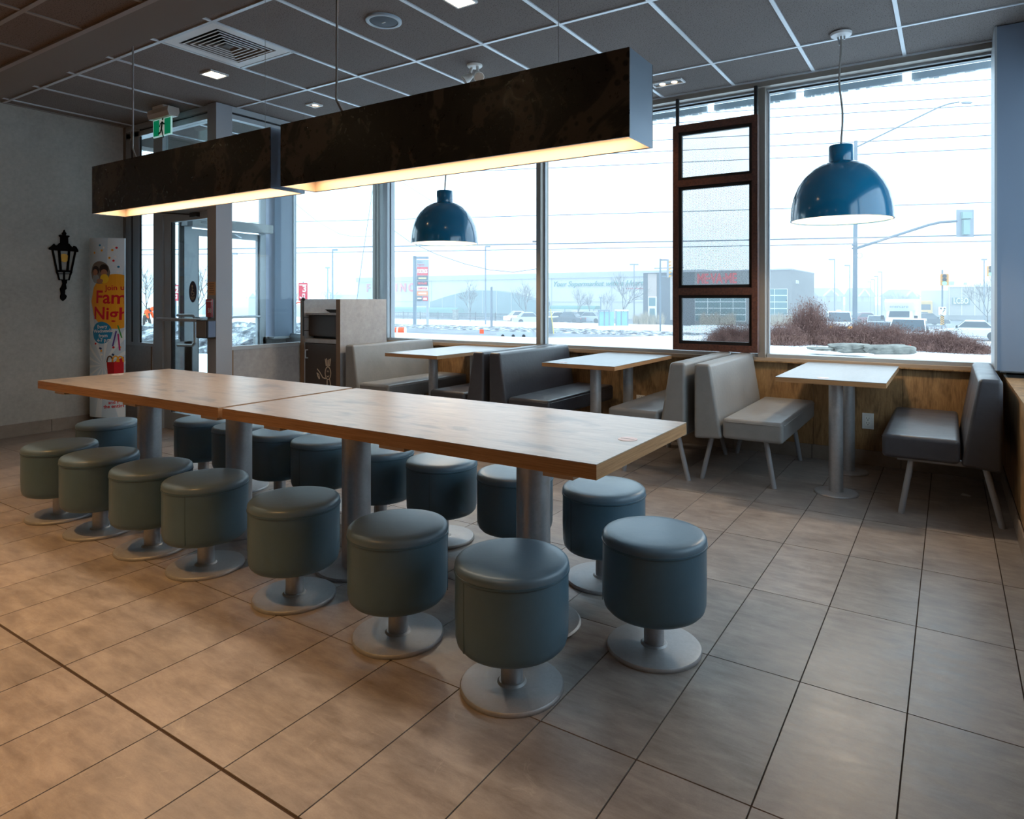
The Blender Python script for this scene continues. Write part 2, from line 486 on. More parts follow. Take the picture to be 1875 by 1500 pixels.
for (x0, x1, y0, y1) in ((XL, XL + .02, 1.953, 3.46),):
    MB().box(x0, x1, y0, y1, ZC - .001, ZC + .02).build('grid_bar', M_TBAR2, ceiling)
# lower field
MB().box(XL, .75, 1.715, 1.953, ZL - .004, ZL + .3).build('gypsum_border', M_GYP, ceiling)
MB().box(XL, .75, 1.69, 1.718, ZL - .006, ZL + .01).build('grid_bar', M_TBAR2, ceiling)
gyl = [-1.02, .20, 1.42]
yl = gyl + [1.70]
for a, b in zip(xe[:-1], xe[1:]):
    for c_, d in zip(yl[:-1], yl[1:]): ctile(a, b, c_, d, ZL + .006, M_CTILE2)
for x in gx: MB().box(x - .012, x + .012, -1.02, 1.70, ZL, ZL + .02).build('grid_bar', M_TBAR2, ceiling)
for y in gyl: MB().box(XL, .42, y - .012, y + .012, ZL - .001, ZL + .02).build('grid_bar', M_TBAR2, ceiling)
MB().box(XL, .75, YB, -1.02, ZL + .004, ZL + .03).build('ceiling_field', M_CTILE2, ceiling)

# ---- left wall (concrete finish) with tiled skirting
struct(MB().box(XL - .25, XL, YB, 3.46, 0, ZC).build('wall_left', M_CONC))
bl = struct(MB().box(XL, XL + .006, YB, 3.42, 0, .112).build('baseboard_left', M_GROUT))
y = 3.42
while y > -1:
    MB().box(XL + .004, XL + .012, y - .606, y, .001, .117).build('skirting_tile', M_BASETILE, bl); y -= .61
# ---- wall behind the camera
struct(MB().box(XL - .25, .9, YB - .2, YB, 0, ZC).build('wall_front', M_PLASTER))
# ---- window wall: low wood-clad wall
wb = struct(MB().box(-5.50, .75, YW + .012, YW + .25, 0, .745).build('wall_back', M_GROUT))
x = -5.49; k = 0
widths = [.62, .61, .40, .61, .61, .52, .61, .61, .61, .5, .61, .55]
while x < XR and k < 30:
    w = widths[k % len(widths)]; x1 = min(x + w, XR + .02)
    MB().box(x + .0012, x1 - .0012, YW, YW + .014, .112, .744).build('wood_panel', M_WALLWOOD, wb, loc=(0, 0, 0)); x = x1; k += 1
bb = struct(MB().box(-4.9, XR, YW - .006, YW, 0, .108).build('baseboard_back', M_GROUT))
x = XR
while x > -4.9:
    x0 = max(x - .61, -4.9)
    MB().box(x0 + .002, x - .002, YW - .012, YW - .004, .001, .112).build('skirting_tile', M_BASETILE, bb); x -= .61
struct(MB().box(-5.47, .29, YW - .04, YW + .02, .742, .752).build('trim_1', M_WALLWOOD))
struct(MB().box(-5.47, .29, YW - .035, YW + .05, .752, .776).build('trim_2', mat('tan_sill', srgb(164, 142, 120), .45)))
# ---- main windows between the mullions
def window(n, x0, x1, y=5.62, z0=.776, z1=2.972, fw=.03):
    g = MB().box(x0 + .005, x1 - .005, y, y + .008, z0 + fw, z1 - fw).build('window_%d' % n, M_GLASS); struct(g)
    MB().box(x0, x1, y - .05, y + .06, z0, z0 + .028).build('window_sill_rail', M_ALU, g)
    MB().box(x0, x1, y - .05, y + .06, z1 - .022, z1).build('window_head_rail', M_ALU, g)
    MB().box(x0, x0 + .012, y - .012, y + .02, z0 + .028, z1 - .022).build('window_bead', M_ALU, g)
    MB().box(x1 - .012, x1, y - .012, y + .02, z0 + .028, z1 - .022).build('window_bead', M_ALU, g)
    MB().box(x0 + .012, x1 - .012, y - .012, y - .002, z1 - .034, z1 - .022).build('window_gasket', M_ALUDK, g)
    return g
window(1, -5.50, -3.455)
window(2, -3.40, -1.31)
window(3, -1.255, .262)
window(4, -7.25, -5.64)
M_MULL = mat('mullion_bronze_grey', srgb(146, 138, 130), .4, .3)
tr = struct(MB().box(-3.455, -3.405, 5.545, 5.70, .776, 2.972).build('trim_3', M_MULL))
tr = struct(MB().box(-1.315, -1.26, 5.53, 5.70, .752, ZC).build('trim_4', M_MULL))
tr = root_struct('trim_5')
MB().box(-5.725, -5.685, 5.545, 5.70, 0, ZC).build('mullion', M_MULL, tr)
MB().box(-5.685, -5.660, 5.56, 5.70, 0, ZC).build('shadow_gap', M_ALUDK, tr)
MB().box(-5.660, -5.635, 5.545, 5.70, 0, ZC).build('mullion', M_MULL, tr)
MB().box(-5.635, -5.50, 5.56, 5.68, 0, ZC).build('mullion_cover', M_ALU, tr)
struct(MB().box(-5.50, .30, 5.485, 5.60, 2.965, ZC + .01).build('trim_6', M_MULL))
struct(MB().box(-5.50, .30, 5.56, 5.74, 2.972, ZC + .3).build('trim_7', M_ALU))
# ---- corner pillar and right half wall with wooden ledge and window above
struct(MB().box(.257, .62, 5.2, 5.75, .79, ZC).build('trim_8', M_PILLAR))
struct(MB().box(.245, .259, 5.19, 5.62, .79, ZC).build('trim_9', M_ALU))
wr = struct(MB().box(XR + .012, .62, .6, YW + .2, 0, .735).build('wall_right', M_GROUT))
yy = YW - .01
for k in range(9):
    MB().box(XR, XR + .014, yy - .6, yy - .0016, .112, .735).build('wood_panel', M_WALLWOOD, wr); yy -= .6
struct(MB().box(XR - .008, .66, .3, 5.2, .735, .748).build('trim_10', M_WALLWOOD, bevel=0))
br = struct(MB().box(XR - .006, XR, .6, YW - .01, 0, .108).build('baseboard_right', M_GROUT))
yy = YW - .012
for k in range(8):
    MB().box(XR - .012, XR - .004, yy - .606, yy, .001, .112).build('skirting_tile', M_BASETILE, br); yy -= .61
wg = struct(MB().box(.64, .648, 1.9, 5.2, .80, 2.66).build('window_5', M_GLASS))
for yy in (5.17, 3.4, 1.9): MB().box(.60, .70, yy - .03, yy + .03, .76, ZC).build('window_mullion', M_ALU, wg)
struct(MB().box(.62, .85, YB, 1.9, 0, ZC).build('wall_side', M_PLASTER))
struct(MB().box(.62, .72, 1.9, 5.75, 0, .79).build('wall_side_low', M_PLASTER))
struct(MB().box(.62, .85, 1.9, 5.75, 2.68, ZC + .3).build('wall_side_high', M_PLASTER))

# ---- vestibule: front screen with sidelight and inner door (plane y = 3.46)
YD = 3.46
vw = struct(MB().box(XL, -6.60, YD, YD + .08, 0, .785).build('wall_entry', M_CONCLAM))
MB().box(-6.62, -6.60, YD - .004, YD, 0, .785).build('edge_strip', mat('brown_edge', srgb(120, 96, 74), .6), vw)
e1 = struct(MB().box(-6.834, -6.59, YD + .008, YD + .014, .83, 2.93).build('window_6', M_GLASS))
MB().box(-7.10, -6.59, YD, YD + .02, .785, .815).build('window_sill_rail', M_ALU, e1)
MB().box(-7.10, -7.018, YD, YD + .02, .815, ZC).build('window_jamb', M_ALU, e1)
MB().box(-7.018, -6.971, YD + .012, YD + .02, .815, ZC).build('shadow_gap', M_ALUDK, e1)
MB().box(-6.971, -6.852, YD, YD + .02, .815, ZC).build('window_jamb', M_ALU, e1)
MB().box(-6.852, -6.834, YD + .008, YD + .02, .815, ZC).build('shadow_gap', M_ALUDK, e1)
MB().box(XL, -7.10, YD - .005, YD + .02, 0, ZC).build('window_jamb', M_PLASTER, e1)
fr = root_struct('trim_11')
MB().box(-6.59, -6.425, YD + .005, YD + .06, 0, ZC).build('door_post', M_ALU, fr)
MB().box(-6.425, -5.63, YD, YD + .09, 2.06, 2.16).build('door_header', M_ALU, fr)
MB().box(-7.10, -5.63, YD - .005, YD + .10, 2.955, ZC).build('head_rail', M_ALU, fr)
MB().box(-7.10, -5.63, YD + .02, YD + .08, 2.935, 2.955).build('shadow_gap', M_ALUDK, fr)
MB().box(-7.10, -5.63, YD, YD + .09, 2.885, 2.935).build('head_rail', M_ALU, fr)
MB().box(-6.425, -5.63, YD + .04, YD + .048, 2.16, 2.885).build('transom_pane', M_GLASS, fr)
# full height post beside the door and side screen (plane x = -5.52)
struct(MB().box(-5.635, -5.50, YD - .02, 3.595, 0, ZC).build('trim_12', M_PAINTMETAL))
sw = struct(MB().box(-5.56, -5.51, 3.61, 5.56, 0, .785).build('wall_screen', M_CONCLAM))
MB().box(-5.515, -5.505, 3.595, 3.612, 0, .785).build('edge_strip', MATS['brown_edge'], sw)
sg = struct(MB().box(-5.54, -5.532, 3.60, 5.54, .82, 2.93).build('window_7', M_GLASS))
MB().box(-5.57, -5.505, 3.595, 5.55, .785, .818).build('window_sill_rail', M_ALU, sg)
MB().box(-5.57, -5.505, 3.595, 5.55, 2.955, ZC).build('window_head_rail', M_ALU, sg)
MB().box(-5.56, -5.515, 3.595, 5.55, 2.935, 2.955).build('shadow_gap', M_ALUDK, sg)
MB().box(-5.57, -5.505, 3.595, 5.55, 2.895, 2.935).build('window_head_rail', M_ALU, sg)
# outer wall of the vestibule (plane x = -7.33) with outer door
XO = -7.33
ow = struct(MB().box(XO - .08, XO, 3.5, 4.30, 0, .77).build('wall_outer', M_CONCLAM))
MB().box(XO - .2, XO, 5.22, 5.75, 0, .77).build('low_wall', M_CONCLAM, ow)
MB().box(XO - .2, XO, 3.40, 5.75, 2.9, ZC + .3).build('lintel', M_PLASTER, ow)
og = struct(MB().box(XO - .025, XO - .018, 3.5, 4.16, .80, 2.9).build('window_8', M_GLASS))
MB().box(XO - .035, XO, 3.46, 4.16, .77, .80).build('window_sill_rail', M_ALU, og)
MB().box(XO - .035, XO, 4.15, 4.20, .77, 2.9).build('window_mullion', M_ALUDK, og)
MB().box(XO - .035, XO, 4.20, 4.29, 0, 2.9).build('window_mullion', M_ALU, og)
MB().box(XO - .025, XO - .018, 4.29, 5.20, 2.17, 2.9).build('transom_pane', M_GLASS, og)
MB().box(XO - .035, XO, 5.18, 5.26, 0, 2.9).build('window_mullion', M_ALU, og)
MB().box(XO - .035, XO + .01, 4.29, 5.18, 2.08, 2.17).build('door_header', M_ALU, og)
struct(MB().box(-7.45, -7.25, 5.33, 5.66, .77, ZC).build('trim_13', M_PILLAR))
struct(MB().box(-7.45, -7.22, 5.30, 5.62, .745, .772).build('trim_14', M_ALU))
vb = struct(MB().box(-7.33, -5.56, YW, YW + .25, 0, .755).build('wall_vestibule', M_CONCLAM))
struct(MB().box(-7.33, -5.56, YW - .03, YW + .05, .755, .776).build('trim_15', M_ALU))
struct(MB().box(-7.45, -5.64, 5.56, 5.74, 2.972, ZC + .3).build('trim_16', M_ALU))

# inner door
def door_leaf(name, w, h, stile, label_parts=True):
    """leaf in local x 0..w, y 0..-.045, z 0..h"""
    d = root_struct(name)
    MB().box(0, stile, 0, .045, 0, h).build('stile', M_ALU, d)
    MB().box(w - stile * .2, w, 0, .045, 0, h).build('stile', M_ALU, d)
    MB().box(stile, w - stile * .2, 0, .045, h - .075, h).build('top_rail', M_ALU, d)
    MB().box(stile, w - stile * .2, 0, .045, 0, .16).build('bottom_rail', M_ALU, d)
    MB().box(stile, stile + .012, .005, .04, .16, h - .075).build('glazing_gasket', M_ALUDK, d)
    MB().box(stile, w - stile * .2, .018, .026, .16, h - .075).build('glass', M_GLASS, d)
    return d
door1 = door_leaf('door_1', .775, 2.06, .11)
door1.location = (-6.42, YD + .02, .005)
b = MB()
b.tube((.03, -.085, 1.055), (.76, -.085, 1.055), .016, n=12); b.tube((.06, -.085, 1.055), (.06, 0, 1.055), .012); b.tube((.75, -.085, 1.055), (.75, 0, 1.055), .012)
b.build('push_bar', M_STEEL, door1, True)
b = MB(); pts = [(.14, .05, .80), (.30, .11, .80), (.335, .11, .83), (.335, .11, 1.06), (.30, .11, 1.09), (.14, .05, 1.09)]
b.path(pts, .014, 10); b.build('pull_handle', M_STEEL, door1, True)
b = MB(); b.box(.49, .60, -.035, 0, 2.005, 2.045); b.build('closer_body', M_BLACK, door1)
b = MB(); b.bar((.50, -.03, 2.03), (.02, -.10, 2.075), .02, .012); b.bar((.02, -.10, 2.075), (.30, -.02, 2.12), .02, .012); b.build('closer_arm', M_BLACK, door1)
b = MB()
b.v = []; n = 32
cx_, cz_ = .46, 1.315
b.add([(cx_ + .062 * math.cos(2*math.pi*i/n), .015, cz_ + .10 * math.sin(2*math.pi*i/n)) for i in range(n)] + [(cx_ + .062 * math.cos(2*math.pi*i/n), .017, cz_ + .10 * math.sin(2*math.pi*i/n)) for i in range(n)], [tuple(range(n)), tuple(range(2*n-1, n-1, -1))] + [(i, n+i, n+(i+1)%n, (i+1)%n) for i in range(n)])
sd = b.build('access_sticker', mat('navy_sticker', srgb(40, 46, 78), .4), door1); sd['label'] = 'navy oval accessibility sticker on door glass'
M_LBLUE = mat('pale_symbol', srgb(190, 176, 160), .5)
b = MB()
def ring(mb, c, r, w, y, a0=0, a1=2*math.pi, n=20):
    vs_ = []; 
    for i in range(n + 1):
        a = a0 + (a1 - a0) * i / n
        for q in (r - w, r + w): vs_.append((c[0] + q * math.cos(a), y, c[1] + q * math.sin(a)))
    mb.add(vs_, [(2*i, 2*i+1, 2*i+3, 2*i+2) for i in range(n)])
ring(b, (cx_, cz_ - .012), .022, .003, .014, math.radians(-230), math.radians(20))
ring(b, (cx_ - .006, cz_ + .052), .006, .006, .014)
b.box(cx_ - .010, cx_ - .003, .0135, .0145, cz_ - .008, cz_ + .042); b.box(cx_ - .006, cx_ + .018, .0135, .0145, cz_ - .01, cz_ - .003); b.box(cx_ - .006, cx_ + .014, .0135, .0145, cz_ + .018, cz_ + .024); b.box(cx_ + .014, cx_ + .032, .0135, .0145, cz_ - .03, cz_ - .024)
b.build('wheelchair_symbol', M_LBLUE, sd)
b = MB(); b.box(cx_ - .036, cx_ + .036, .0135, .0145, cz_ - .052, cz_ - .048); b.box(cx_ - .030, cx_ + .030, .0135, .0145, cz_ - .062, cz_ - .058); b.box(cx_ - .018, cx_ + .018, .0135, .0145, cz_ - .072, cz_ - .068); b.build('sticker_text', M_LBLUE, sd)
# outer door, in the plane x = XO, seen from the room
door2 = door_leaf('door_2', .89, 2.06, .09)
door2.location = (XO - .03, 4.29, .005); door2.rotation_euler = (0, 0, math.pi / 2)
b = MB(); b.tube((.06, -.07, 1.03), (.86, -.07, 1.03), .015); b.tube((.07, -.07, 1.03), (.07, 0, 1.03), .012); b.tube((.85, -.07, 1.03), (.85, 0, 1.03), .012); b.build('push_bar', M_STEEL, door2, True)
b = MB(); b.bar((.25, -.05, 2.0), (.5, -.10, 2.03), .02, .012); b.bar((.5, -.10, 2.03), (.62, -.04, 2.0), .02, .012); b.build('closer_arm', M_STEEL, door2)
b = MB(); b.box(.30, .36, -.006, 0, 1.86, 1.92); b.build('door_sticker', M_SIGNW, door2)

# ================================================================== FURNITURE
# ---- long tables
TZ = .762
def long_table(x0, x1, lx, cleats, label):
    t = thing('communal_table', label, 'table', ((x0 + x1) / 2, 2.14, 0), 0, 'long communal tables')
    hw, hy = (x1 - x0) / 2, .395
    o = MB().box(-hw, hw, -hy, hy, TZ - .003, TZ).build('tabletop', M_TABLE, t)
    e = MB().box(-hw, hw, -hy, hy, TZ - .047, TZ - .003).build('ply_edge', M_PLY, t); e['label'] = 'plywood edge of the tabletop'
    for x in lx:
        xx = x - (x0 + x1) / 2
        b = MB().tube((xx, .025, .012), (xx, .025, TZ - .07), .066, n=32); b.build('leg', M_STEEL, t, True)
        MB().lathe([(0, 0), (.185, 0), (.185, .006), (.178, .012), (.0, .014)], (xx, .025, 0), 40).build('base_plate', M_STEELP, t, True)
        MB().box(xx - .09, xx + .09, -.065, .115, TZ - .062, TZ - .047).build('mounting_plate', M_STEEL, t)
    for (a, b_) in cleats:
        m_ = (x0 + x1) / 2
        MB().box(a - m_, b_ - m_, -.335, .335, TZ - .078, TZ - .047).build('support_cleat', M_CLEAT, t)
    return t
long_table(-2.742, -.878, (-2.342, -1.362), ((-2.53, -2.42), (-1.83, -1.70), (-1.10, -.99)), 'long oak communal table nearer the window corner, round sticker on top')
long_table(-4.615, -2.775, (-4.16, -3.25), ((-4.54, -4.42), (-3.74, -3.61), (-3.01, -2.88)), 'long oak communal table at the entrance door end')
# ---- stools
def make_stool():
    t = thing('drum_stool', 'x', 'stool', (0, 0, 0), 0, 'drum stools around the long tables')
    MB().lathe([(0, .0), (.166, 0), (.168, .004), (.168, .010), (.164, .015), (.156, .0165), (.048, .018), (.042, .024), (0, .024)], n=48).build('base', M_STEELP, t, True)
    MB().tube((0, 0, .024), (0, 0, .16), .036, n=24).build('post', M_STEEL, t, True)
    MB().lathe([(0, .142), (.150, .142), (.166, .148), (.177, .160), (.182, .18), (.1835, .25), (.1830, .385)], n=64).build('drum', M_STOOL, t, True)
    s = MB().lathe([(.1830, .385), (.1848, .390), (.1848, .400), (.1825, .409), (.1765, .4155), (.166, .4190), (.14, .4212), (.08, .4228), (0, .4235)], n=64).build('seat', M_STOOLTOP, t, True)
    MB().lathe([(.183, .381), (.1862, .3835), (.1868, .387), (.1860, .3905), (.183, .392)], n=64).build('piping', M_STOOLPIPE, s, True)
    MB().box(-.0022, .0022, -.1840, -.182, .165, .383).build('seam', M_STOOLPIPE, t)
    return t
st0 = make_stool()
near = [(-1.191, 1.763), (-1.726, 1.80), (-2.317, 1.80), (-2.927, 1.78), (-3.37, 1.765), (-3.864, 1.75), (-4.32, 1.745)]
far = [(-1.30, 2.656), (-1.775, 2.655), (-2.235, 2.655), (-2.68, 2.655), (-3.155, 2.655), (-3.555, 2.65), (-3.95, 2.655), (-4.395, 2.655)]
ords = ['first', 'second', 'third', 'fourth', 'fifth', 'sixth', 'seventh', 'eighth']
spots = [(p, 'teal vinyl drum stool, %s from the right in the near row of the long table' % ords[i]) for i, p in enumerate(near)]
spots[0] = (near[0], 'teal vinyl drum stool closest to the camera, first in the near row of the table')
spots += [(p, 'teal vinyl drum stool, %s from the right in the row on the window side' % ords[i]) for i, p in enumerate(far)]
spots += [((-.8925, 2.231), 'teal vinyl drum stool at the right-hand head of the long table'), ((-4.83, 2.235), 'teal vinyl drum stool at the head of the long table by the banner')]
for i, ((x, y), lab) in enumerate(spots):
    rz = [.35, 2.2, -1.8, .55, 2.6, 1.9, -2.0][i] if i < 7 else rnd.uniform(-1.2, 1.2)
    if i == 0:
        st0.location = (x, y, 0); st0.rotation_euler = (0, 0, -.35); st0['label'] = lab
    else: dup(st0, (x, y, 0), rz, lab)
# ---- booth benches, built facing +x with the back plane at x = 0, y 0 .. 1.15
def make_bench(vin, label):
    t = thing('booth_bench', label, 'bench', (0, 0, 0), 0, 'booth benches along the window')
    bk = MB().prism([(0, .31), (.19, .325), (.108, .815), (.0, .815)], 'y', 0, 1.15).build('backrest', vin, t, bevel=.022, seg=4)
    st = MB().box(.192, .575, -.005, 1.155, .332, .468).build('seat', vin, t, bevel=.026, seg=4)
    b = MB()
    z = .452
    for (a, c_) in (((.215, .0), (.555, .0)),): b.tube((a[0], -.006, .447), (c_[0], -.006, .447), .003, n=6)
    b.tube((.576, .02, .446), (.576, 1.13, .446), .003, n=6)
    b.build('piping', vin, st, True)
    for yy in (.18, 1.08):
        MB().tube((-.002, yy, 0), (.075, yy, .32), .0165, n=16).build('leg', M_PAINTMETAL, t, True)
        MB().tube((.482, yy, 0), (.425, yy, .345), .0165, n=16).build('leg', M_PAINTMETAL, t, True)
        MB().box(.05, .50, yy - .02, yy + .02, .315, .345).build('support_rail', M_PAINTMETAL, t)
    return t
YN = 4.345
benchG = make_bench(M_GREYV, 'light grey vinyl booth bench in front of the rust-framed screen, facing right')
benchG.location = (-1.455, YN, 0)
def put(src, x, facing, label):
    if facing > 0: return dup(src, (x, YN, 0), 0, label)
    return dup(src, (x, YN + 1.15, 0), math.pi, label)
put(benchG, -1.517, -1, 'light grey vinyl booth bench facing left at the middle booth table')
put(benchG, -4.858, 1, 'light grey vinyl booth bench backing onto the waste station')
benchD = make_bench(M_DARKV, 'charcoal vinyl booth bench in the right-hand corner, facing left')
benchD.location = (.243, YN + 1.15, 0); benchD.rotation_euler = (0, 0, math.pi)
put(benchD, -3.165, 1, 'charcoal vinyl booth bench facing right at the middle booth table')
put(benchD, -3.222, -1, 'charcoal vinyl booth bench facing left at the booth table under the left pendant')
# ---- booth tables
def make_booth_table():
    t = thing('booth_table', 'x', 'table', (0, 0, 0), 0, 'booth tables along the window')
    o = MB().box(-.308, .308, 0, 1.16, TZ - .003, TZ).build('tabletop', M_BOOTHTOP, t)
    MB().box(-.308, .308, 0, 1.16, TZ - .031, TZ - .003).build('ply_edge', M_PLY, t)
    for yy in (.31, .93):
        MB().tube((0, yy, .01), (0, yy, TZ - .03), .043, n=28).build('leg', M_STEEL, t, True)
        MB().lathe([(0, 0), (.132, 0), (.133, .004), (.128, .010), (.05, .014), (0, .014)], (0, yy, 0), 36).build('base_plate', M_STEELP, t, True)
    return t
bt = make_booth_table(); bt.location = (-.617, 4.335, 0)
bt['label'] = 'booth table in the right-hand corner with two steel columns'
dup(bt, (-2.348, 4.345, 0), None, 'booth table in the middle of the row, between charcoal and grey benches')
dup(bt, (-4.022, 4.345, 0), None, 'booth table nearest the waste station, under the left blue pendant')
# ---- round stickers on the tables
def sticker(x, y, z, r, label):
    o = MB().lathe([(0, 0), (r, 0), (r, .0012), (0, .0012)], n=28).build('round_sticker', mat('pale_pink_sticker', srgb(226, 204, 204), .45), None, loc=(x, y, z))
    tag(o, label, 'sticker', 'round table stickers')
    MB().box(-r * .75, r * .75, -.0012, .0012, .0012, .0016).build('printed_line', M_DARKPL, o)
sticker(-.945, 2.12, TZ, .034, 'pale round sticker near the right end of the long table')
sticker(-4.545, 2.16, TZ, .034, 'pale round sticker near the far left end of the long table')
sticker(-.66, 4.42, TZ, .034, 'pale round sticker on the right corner booth table')
sticker(-2.52, 4.43, TZ, .034, 'pale round sticker on the middle booth table')
sticker(-4.15, 4.43, TZ, .034, 'pale round sticker on the booth table near the waste station')
# ---- linear box lights
def box_light(x0, x1, wires, label):
    y0, y1, z0, z1 = 2.045, 2.253, 1.797, 2.098
    t = thing('linear_pendant', label, 'lamp', ((x0 + x1) / 2, 2.149, z0), 0, 'long black steel box lights')
    hw, hy, h, th = (x1 - x0) / 2, (y1 - y0) / 2, z1 - z0, .006
    MB().box(-hw, hw, -hy, -hy + th, 0, h).build('side_panel', M_PATINA, t)
    MB().box(-hw, hw, hy - th, hy, 0, h).build('side_panel', M_PATINA, t)
    MB().box(-hw, -hw + th, -hy + th, hy - th, 0, h).build('end_panel', mat('steel_end_window_glare', srgb(128, 140, 154), .32, .75), t)  # window reflection painted into the end colour as pale blue
    MB().box(hw - th, hw, -hy + th, hy - th, 0, h).build('end_panel', MATS['steel_end_window_glare'], t)
    MB().box(-hw + th, hw - th, -hy + th, hy - th, h - .02, h - .012).build('top_panel', M_PATINA, t)
    MB().box(-hw + .03, hw - .03, -hy + .03, hy - .03, .055, .062).build('diffuser', M_TUBE, t)
    lin = mat('tan_liner', srgb(192, 158, 124), .5)
    MB().box(-hw + th, hw - th, hy - th - .003, hy - th, .002, .06).build('inner_liner', lin, t)
    MB().box(-hw + th, hw - th, -hy + th, -hy + th + .003, .002, .06).build('inner_liner', lin, t)
    MB().box(hw - th - .003, hw - th, -hy + th, hy - th, .002, .06).build('inner_liner', lin, t)
    MB().box(-hw + th, -hw + th + .003, -hy + th, hy - th, .002, .06).build('inner_liner', lin, t)
    cxm = (x0 + x1) / 2
    for k, (wx, thick) in enumerate(wires):
        b = MB()
        if thick:
            pts = [(wx - cxm, 0, ZC - z0), (wx - cxm + .004, 0, ZC - z0 - .3), (wx - cxm + .002, 0, h + .16), (wx - cxm, 0, h + .10), (wx - cxm + .075, 0, h - .012)]
            b.path(pts, .0055, 8); b.build('power_cord', M_CABLE, t, True)
        else:
            b.tube((wx - cxm, 0, h - .012), (wx - cxm, 0, ZC - z0), .0012, n=6); b.build('suspension_wire', M_CABLE, t)
    l = bpy.data.lights.new('box_light_lamp', 'AREA'); l.shape = 'RECTANGLE'; l.size = 2 * hw - .1; l.size_y = .13; l.energy = 7; l.color = WARM_SOFT
    lo = bpy.data.objects.new('box_light_lamp', l); col.objects.link(lo); lo.parent = t; lo.location = (0, 0, .050)
    return t
box_light(-4.622, -2.819, [(-4.33, 1), (-3.0, 0)], 'long black steel box light over the entrance end of the table')
box_light(-2.737, -.906, [(-2.46, 1), (-1.24, 0)], 'long black steel box light over the window end of the table')
# ---- blue dome pendants
def make_pendant(x, y, label):
    zr, R = 1.772, .311
    t = thing('dome_pendant', label, 'lamp', (x, y, zr), 0, 'blue dome pendants over the booths')
    prof = [(R, 0), (R * 1.0, .035), (R * .985, .09), (R * .94, .16), (R * .86, .225), (R * .75, .28), (R * .60, .33), (R * .44, .362), (R * .30, .38), (R * .245, .385)]
    MB().lathe(prof, n=64).build('shade', M_PEND, t, True)
    MB().lathe([(r - .006, z + .001 if z == 0 else z - .004) for r, z in prof], n=64).build('shade_lining', M_PENDIN, t, True)
    MB().lathe([(R + .002, -.002), (R - .008, -.002), (R - .008, .004), (R + .002, .004), (R + .002, -.002)], n=64).build('rim', M_PEND, t, True)
    MB().lathe([(0, .375), (.075, .375), (.076, .38), (.076, .485), (.072, .492), (0, .494)], n=40).build('cap', M_PEND, t, True)
    b = MB(); pts = []
    H_ = ZC - .02 - zr
    for i in range(15):
        u = i / 14; pts.append((.012 * math.sin(u * 7.5) * (1 - abs(2 * u - 1) ** 2) , .006 * math.sin(u * 5), .494 + (H_ - .494) * u))
    b.path(pts, .0065, 8); b.build('cord', M_CABLE, t, True)
    MB().lathe([(0, H_), (.03, H_ - .004), (.062, H_ + .004), (.066, H_ + .012), (.066, H_ + .02), (0, H_ + .02)], n=32).build('ceiling_canopy', M_WHITEMET, t, True)
    b = MB(); b.tube((-.02, 0, H_ - .004), (-.004, 0, H_ - .05), .006); b.tube((.02, 0, H_), (.02, 0, H_ - .025), .006); b.lathe([(0, H_ - .062), (.011, H_ - .056), (.011, H_ - .044), (0, H_ - .04)], (-.004, 0, 0), 12); b.build('cord_grip', M_STEEL, t, True)
    MB().lathe([(0, .10), (.05, .11), (.068, .15), (.05, .20), (.022, .25), (.022, .38)], n=24).build('bulb', M_BULB, t, True)
    l = bpy.data.lights.new('pendant_lamp', 'SPOT'); l.energy = 36; l.color = WARM_SOFT; l.spot_size = math.radians(150); l.spot_blend = .4; l.shadow_soft_size = .07
    lo = bpy.data.objects.new('pendant_lamp', l); col.objects.link(lo); lo.parent = t; lo.location = (0, 0, .09)
make_pendant(-.603, 4.775, 'glossy blue dome pendant hanging over the right corner booth')
make_pendant(-3.985, 4.775, 'glossy blue dome pendant hanging over the left booth, past the box light')
